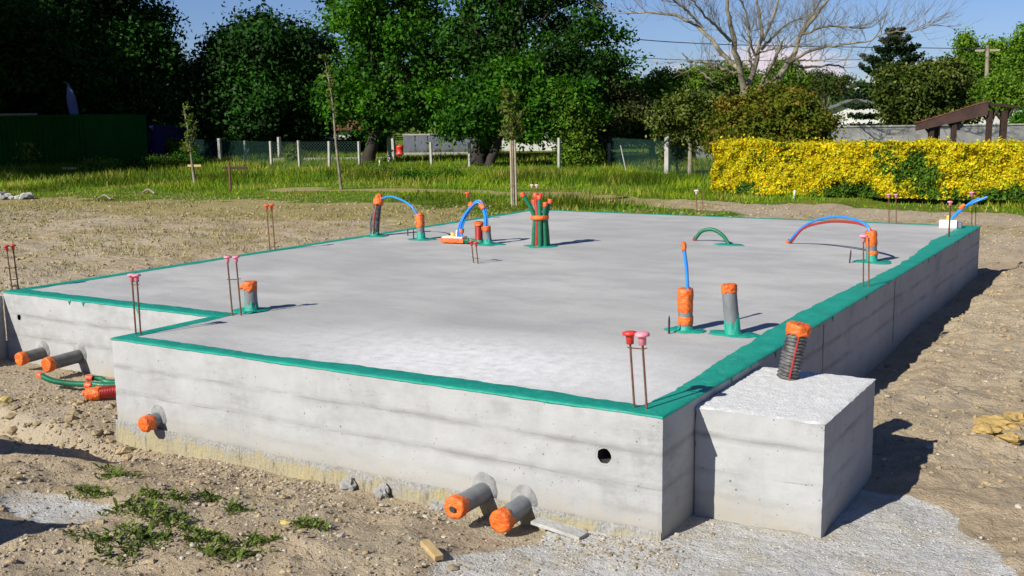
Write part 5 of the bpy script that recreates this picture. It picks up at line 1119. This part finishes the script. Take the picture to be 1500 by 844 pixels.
# houses
def house(label, px0, px1, py_e, py_r, D_, mat, roofmat, deep=7, gable=False, wins=()):
    a, b = atd(px0, 200, D_), atd(px1, 200, D_); d = b-a; d.z = 0; Wd = d.length; mid_ = (a+b)/2
    if gable: v_ = mid_-Vector(CAM); v_.z = 0; v_.normalize(); d = Vector((v_.y,-v_.x,0)); a = mid_-d*Wd/2
    d.normalize(); n_ = Vector((-d.y,d.x,0)); n_ = n_ if n_.dot(Vector(FW)) > 0 else -n_
    ze = atd((px0+px1)/2, py_e, D_).z; zr = atd((px0+px1)/2, py_r, D_).z; A = Vector((a.x,a.y,-.62)); o = thing('house', label, 'house', A+d*Wd/2)
    def q(u_, v_, z_): return A+d*u_+n_*v_+Vector((0,0,z_+.62))
    m_ = MB(); m_.add([q(0,0,-.7),q(Wd,0,-.7),q(Wd,0,ze),q(0,0,ze),q(0,deep,-.7),q(Wd,deep,-.7),q(Wd,deep,ze),q(0,deep,ze)], [(0,1,2,3),(1,5,6,2),(5,4,7,6),(4,0,3,7)], False)
    if gable: m_.add([q(0,0,ze),q(Wd,0,ze),q(Wd*.5,0,zr),q(0,deep,ze),q(Wd,deep,ze),q(Wd*.5,deep,zr)], [(0,1,2),(4,3,5)], False)
    else: m_.add([q(0,0,ze),q(0,deep,ze),q(0,deep/2,zr),q(Wd,0,ze),q(Wd,deep,ze),q(Wd,deep/2,zr)], [(1,0,2),(3,4,5)], False)
    m_.build('wall', mat, o); r_ = MB(); ov = .35; t_ = .16
    def slab4(p): 
        nn = (p[1]-p[0]).cross(p[2]-p[0]).normalized()*t_; r_.add(p+[v_+nn for v_ in p], [(3,2,1,0),(4,5,6,7),(0,1,5,4),(1,2,6,5),(2,3,7,6),(3,0,4,7)], False)
    if gable:
        s_ = (zr-ze)/(Wd/2); slab4([q(-ov,-ov,ze-s_*ov+.01), q(Wd/2,-ov,zr+.01), q(Wd/2,deep+ov,zr+.01), q(-ov,deep+ov,ze-s_*ov+.01)][::-1]); slab4([q(Wd+ov,-ov,ze-s_*ov+.01), q(Wd+ov,deep+ov,ze-s_*ov+.01), q(Wd/2,deep+ov,zr+.01), q(Wd/2,-ov,zr+.01)][::-1])
    else:
        s_ = (zr-ze)/(deep/2); slab4([q(-ov,-ov,ze-s_*ov+.01), q(Wd+ov,-ov,ze-s_*ov+.01), q(Wd+ov,deep/2,zr+.01), q(-ov,deep/2,zr+.01)]); slab4([q(-ov,deep+ov,ze-s_*ov+.01), q(-ov,deep/2,zr+.01), q(Wd+ov,deep/2,zr+.01), q(Wd+ov,deep+ov,ze-s_*ov+.01)])
    r_.build('roof', roofmat, o)
    for (u_, z0, w_, h_, kind) in wins:
        f_ = MB(); f_.add([q(u_-w_/2-.08,-.05,z0-.08),q(u_+w_/2+.08,-.05,z0-.08),q(u_+w_/2+.08,-.05,z0+h_+.08),q(u_-w_/2-.08,-.05,z0+h_+.08),q(u_-w_/2-.08,0,z0-.08),q(u_+w_/2+.08,0,z0-.08),q(u_+w_/2+.08,0,z0+h_+.08),q(u_-w_/2-.08,0,z0+h_+.08)], [(0,1,2,3),(0,3,7,4),(1,5,6,2),(3,2,6,7),(0,4,5,1)], False); fo = f_.build(kind, 'cpost', o)
        g_2 = MB(); g_2.add([q(u_-w_/2,-.055,z0),q(u_+w_/2,-.055,z0),q(u_+w_/2,-.055,z0+h_),q(u_-w_/2,-.055,z0+h_)], [(0,1,2,3)], False); g_2.build('pane', 'glass', fo)
    return o
house('white gabled house behind the grey wall and the araucaria', 1198, 1306, 163, 141, 62, 'render_w', 'slate', 8, True)
house('low white house seen below the oak crown', 735, 880, 172, 150, 66, 'render_w', 'tile', 7, False, [(.9,.1,1.4,1.2,'window'), (3.4,.1,1.2,1.2,'window')])
house('white building glimpsed between the dark trees and the oak', 452, 556, 190, 180, 78, 'render_w', 'tile', 7, False, [(1.2,.0,1.2,1.1,'window')])
house('house with terracotta roof at the right edge', 1478, 1600, 150, 134, 56, 'render_w', 'tile', 7, False)
house('house with red roof hidden in the dark trees at left', 60, 110, 160, 146, 75, 'render_w', 'tile', 6, False)
# grey wall
a, b = atd(1195,186,42), atd(1560,184,42); a2 = Vector((a.x,a.y,0)); d = (b-a); zt = (a.z+b.z)/2
o = thing('concrete_wall', 'old grey rendered garden wall behind the golden hedge', 'wall', (a.x,a.y,-.62)); MB().rbox(((a.x+b.x)/2,(a.y+b.y)/2,(zt-.75)/2), (math.hypot(d.x,d.y), .18, zt+.75), math.atan2(d.y,d.x), 0, .01).build('wall', 'cblock', o)
MB().rbox(((a.x+b.x)/2,(a.y+b.y)/2,zt+.032), (math.hypot(d.x,d.y)+.05, .26, .06), math.atan2(d.y,d.x), 0, .01).build('coping', 'cpost', o)
a, b = atd(1020,200,50), atd(1200,200,50); d = b-a; tag(MB().rbox(((a.x+b.x)/2,(a.y+b.y)/2,.1), (math.hypot(d.x,d.y), .18, 1.6), math.atan2(d.y,d.x), 0, .01).build('garden_wall', 'cblock', None, (a.x,a.y,-.6)), 'pale wall glimpsed behind the pale forked tree', 'wall')
# shelter (well roof)
DS = 36.0; o = thing('timber_shelter', 'dark timber shelter with sloping tiled roof behind the hedge', 'shelter', Vector((*atd(1415,240,DS)[:2], -.62)))
def sp(px_, py_, v_=0): return atd(px_, py_, DS+v_)
e0, e1 = sp(1341,186), sp(1448,153); back = sp(1395,170,1)-sp(1395,170,0); back.z = 0; back = back.normalized()*2.2; dr = (e1-e0); up_ = Vector((0,0,1)); th = .10
r2 = sp(1492,157)
def slabp(p, t_): 
    m_ = MB(); m_.add(p+[v_+Vector((0,0,t_)) for v_ in p], [(3,2,1,0),(4,5,6,7),(0,1,5,4),(1,2,6,5),(2,3,7,6),(3,0,4,7)], False); return m_
rf = slabp([e0, e1, e1+back, e0+back], .10)
rf.build('roof', 'darkwood', o)
tl = MB(); nrow = 13
for i in range(nrow):
    p0 = e0.lerp(e1, i/nrow)+Vector((0,0,.115)); p1 = e0.lerp(e1, (i+1.15)/nrow)+Vector((0,0,.105)); w_ = -back.normalized()*.05
    tl.add([p0+w_, p1+w_, p1+back, p0+back, p0+w_+Vector((0,0,.05)), p1+w_+Vector((0,0,.02)), p1+back+Vector((0,0,.02)), p0+back+Vector((0,0,.05))], [(3,2,1,0),(4,5,6,7),(0,1,5,4),(1,2,6,5),(2,3,7,6),(3,0,4,7)], False)
tl.build('tiles', 'tile', o)
fs = MB(); w_ = -back.normalized()*.06; fs.add([e0+w_-up_*.14, e1+w_-up_*.36, e1+w_+up_*.09, e0+w_+up_*.09, e0-up_*.14, e1-up_*.36, e1+up_*.09, e0+up_*.09], [(0,1,2,3),(7,6,5,4),(0,4,5,1),(3,2,6,7),(0,3,7,4),(1,5,6,2)], False); fs.build('fascia', 'fascia', o)
f2 = slabp([e1-up_*.02, r2-up_*.05, r2+back-up_*.05, e1+back-up_*.02], .09); f2.build('roof', 'darkwood', o)
for px_, bk in ((1365,0.1),(1398,.1),(1450,.1),(1472,.1),(1372,2.1),(1470,2.1)):
    t_ = sp(px_, 172 if px_ < 1440 else 162, bk); t_.z = min(t_.z, e0.z+(e1.z-e0.z)*min(1,(px_-1341)/107)-.02); bz = gz(t_.x,t_.y); m_ = MB().rbox((t_.x,t_.y,(t_.z+bz)/2), (.16,.16,t_.z-bz), R(30), 0, .01)
    m_.build('post', 'darkwood', o)
    br = MB(); 
    for s_ in (-1,1): br.tube([(t_.x,t_.y,t_.z-.42), (t_.x+RI[0]*.28*s_, t_.y+RI[1]*.28*s_, t_.z-.02+(.06 if s_ > 0 else -.06))], .045, 6)
    br.build('brace', 'darkwood', o)
# hanging lantern box and small birdhouse on the shelter
c_ = sp(1406,186,.3); tag(MB().rbox(c_, (.2,.16,.22), .3, 0, .01).build('lantern', 'slate', None, c_), 'small grey lantern box hanging under the shelter roof', 'lantern')
c_ = sp(1376,190,.3); tag(MB().tube([c_+Vector((0,0,.45)), c_-Vector((0,0,.35))], .03, 6).build('hanging_chain', 'slate', None, c_), 'chain hanging under the shelter roof left of the lantern', 'chain')
# poles and cables
pb = atd(1447,128,60); pt_ = atd(1447,66,60); pl_ = thing('utility_pole', 'weathered wooden utility pole among the light green trees', 'pole', (pb.x,pb.y,-.62)); MB().tube([(pb.x,pb.y,-.8), (pt_.x,pt_.y,pt_.z)], [.16,.10], 10).build('pole', 'barkp', pl_)
MB().rbox((pt_.x,pt_.y,pt_.z-.3), (1.3,.10,.12), .4, 0, .01).build('crossarm', 'stake', pl_)
P2 = atd(700,6,50); pl2 = thing('utility_pole', 'tall dark utility pole standing inside the big oak crown', 'pole', (P2.x,P2.y,-.62)); MB().tube([(P2.x,P2.y,-.8), (P2.x,P2.y,P2.z+1.2)], [.15,.10], 10).build('pole', 'barkd', pl2)
for (pa, pm_, pc, lb, rr_) in ((( 700,10,50),(960,60,53),(1447,72,60),'upper overhead cable running from the oak to the right',.022), ((700,34,50),(960,86,53),(1447,84,60),'lower thinner overhead cable running from the oak to the right',.014)):
    A_, B_, C_ = atd(*pa), atd(*pm_), atd(*pc); tag(MB().tube(curve([A_, B_, C_], 40), rr_, 6, False).build('overhead_cable', 'cable', None, A_), lb, 'cable', 'overhead cables')
# containers
def container(name, lb, px0, px1, pyt, pyb, mat, deep, door):
    a, b = atz(px0, pyb), atz(px1, pyb); D_ = depth(a.lerp(b,.5)); H_ = (pyb-pyt)*D_/F_PX; d = b-a; d.z = 0; Wd = d.length; d.normalize(); n_ = Vector((-d.y,d.x,0)); n_ = n_ if n_.dot(Vector(FW)) > 0 else -n_
    A = Vector((a.x,a.y,gz(a.x,a.y)-.05)); o = thing(name, lb, 'container', A); m_ = MB(); n = int(Wd/.28); V_ = []
    for i in range(n*4+1):
        u_ = Wd*i/(n*4); off = .05 if i % 4 in (1,2) else 0
        for z_ in (0.0, H_): V_.append(A+d*u_+n_*off+Vector((0,0,z_)))
    m_.add(V_, [(2*i,2*i+2,2*i+3,2*i+1) for i in range(n*4)], False)
    q = lambda u_,v_,z_: A+d*u_+n_*v_+Vector((0,0,z_))
    m_.add([q(0,.05,0),q(Wd,.05,0),q(Wd,deep,0),q(0,deep,0),q(0,.05,H_),q(Wd,.05,H_),q(Wd,deep,H_),q(0,deep,H_)], [(4,5,6,7),(1,2,6,5),(2,3,7,6),(3,0,4,7)], False); m_.build('body', mat, o)
    f_ = MB()
    for z_ in (.07, H_-.07): c_ = A+d*Wd/2-n_*.01+Vector((0,0,z_)); f_.rbox(c_, (Wd, .09, .13), math.atan2(d.y,d.x), 0, .01)
    for u_ in (.06, Wd-.06): c_ = A+d*u_-n_*.015+Vector((0,0,H_/2)); f_.rbox(c_, (.12,.09,H_), math.atan2(d.y,d.x), 0, .01)
    f_.build('frame', mat, o)
    if door: 
        c_ = A+d*Wd*.55-n_*.02+Vector((0,0,H_*.45)); dd = MB().rbox(c_, (1.0,.05,H_*.85), math.atan2(d.y,d.x), 0, .01).build('door', mat, o)
        MB().rbox(c_+d*.4-n_*.05, (.04,.05,.18), math.atan2(d.y,d.x)).build('handle', 'cpost', dd)
    return A, d, n_, H_
A_, d_c, n_c, H_c = container('shipping_container', 'green steel container in deep shade at the left edge', -90, 126, 171, 247, 'contg', 5, False)
rl = atd(20,171,50); tag(MB().rbox((A_+d_c*3.6+Vector((0,0,H_c+.04))), (4.6,.12,.10), math.atan2(d_c.y,d_c.x), 0, .01).build('roof_bar', 'slate', None, A_+d_c*3.6), 'pale bar lying along the top of the green container', 'bar')
container('shipping_container', 'purple steel cabin with a door in deep shade left of the fence', 160, 229, 186, 238, 'contp', 4, True)
# feather flag
b = atz(112,242); D_ = depth(b); k = D_/F_PX; fl = thing('feather_flag', 'blue feather shaped flag above the green container', 'flag', b); Hf = (242-122)*k
rt = Vector((RI[0],RI[1],0)).normalized(); MB().tube(curve([b, b+Vector((0,0,Hf*.6))+rt*.2, b+Vector((0,0,Hf*.95))-rt*.1, b+Vector((0,0,Hf))-rt*.35], 14), .025, 6).build('pole', 'slate', fl)
V_ = []; n = 14
for i in range(n+1):
    t_ = i/n; z_ = Hf*(.33+.66*t_); wl = -.05-.42*math.sin(math.pi*min(1,t_*.62+.38))*t_; c0 = b+Vector((0,0,z_)); V_ += [c0+rt*(.28-.5*t_**5+.02), c0+rt*(wl-.1*t_**3+.05)+Vector((0,.06*math.sin(t_*6),0))]
F_ = [(2*i,2*i+2,2*i+3,2*i+1) for i in range(n)]; m_ = MB().add(V_, F_).add([v_+Vector((.01,.012,0)) for v_ in V_], [f_[::-1] for f_ in F_]); m_.build('cloth', 'flag', fl)
# boards and markers in the field
for (px_, py_, lp, lb, mat, hh_) in ((102,250,21,'short pale board lying across low supports in the grass at left','wood',.18), (286,253,20,'pale board nailed to the trunk guard of the small young tree','wood',.30), (345,258,36,'dark timber rail on a stake right of the small young tree','darkwood',.30)):
    a, b = atz(px_-lp/2, py_+4), atz(px_+lp/2, py_+4); d = b-a; c_ = (a+b)/2; zg = gz(c_.x,c_.y); o = thing('wood_rail', lb, 'board', (c_.x,c_.y,zg)); MB().rbox((c_.x,c_.y,zg+hh_), (math.hypot(d.x,d.y),.06,.09), math.atan2(d.y,d.x), 0, .006).build('board', mat, o)
    for q_ in ((.15,.85) if lp < 30 else (.3,.9)): p_ = a.lerp(b,q_); MB().tube([(p_.x,p_.y,zg-.1),(p_.x,p_.y,zg+hh_-.04)], .02, 6).build('support', 'rebar', o)
a = atz(338,284); tag(MB().rbox((a.x,a.y,gz(a.x,a.y)+.38), (.05,.05,.95), .2, 0, .004).build('marker_stake', 'rebar', None, a), 'thin rusty marker stake in the grass behind the tall rebar pair', 'stake')
for (px_, py_, hp, lb) in ((1095,285,30,'small white label on a stick in front of the hedge'), (1163,292,12,'short pale peg at the foot of the hedge'), (1067,278,12,'short white peg at the left end of the hedge'), (556,250,12,'short white peg in the tall grass before the fence')):
    b = atz(px_, py_); k = depth(b)/F_PX; b.z = gz(b.x,b.y); o = thing('marker_peg', lb, 'peg', b); MB().tube([b-Vector((0,0,.05)), b+Vector((.02,0,hp*k))], .012 if hp > 20 else .03, 7).build('stick', 'white', o)
    if hp > 20: MB().rbox(b+Vector((.02,0,hp*k)), (.12,.02,.14), R(31), 0, .006).build('label_plate', 'white', o)
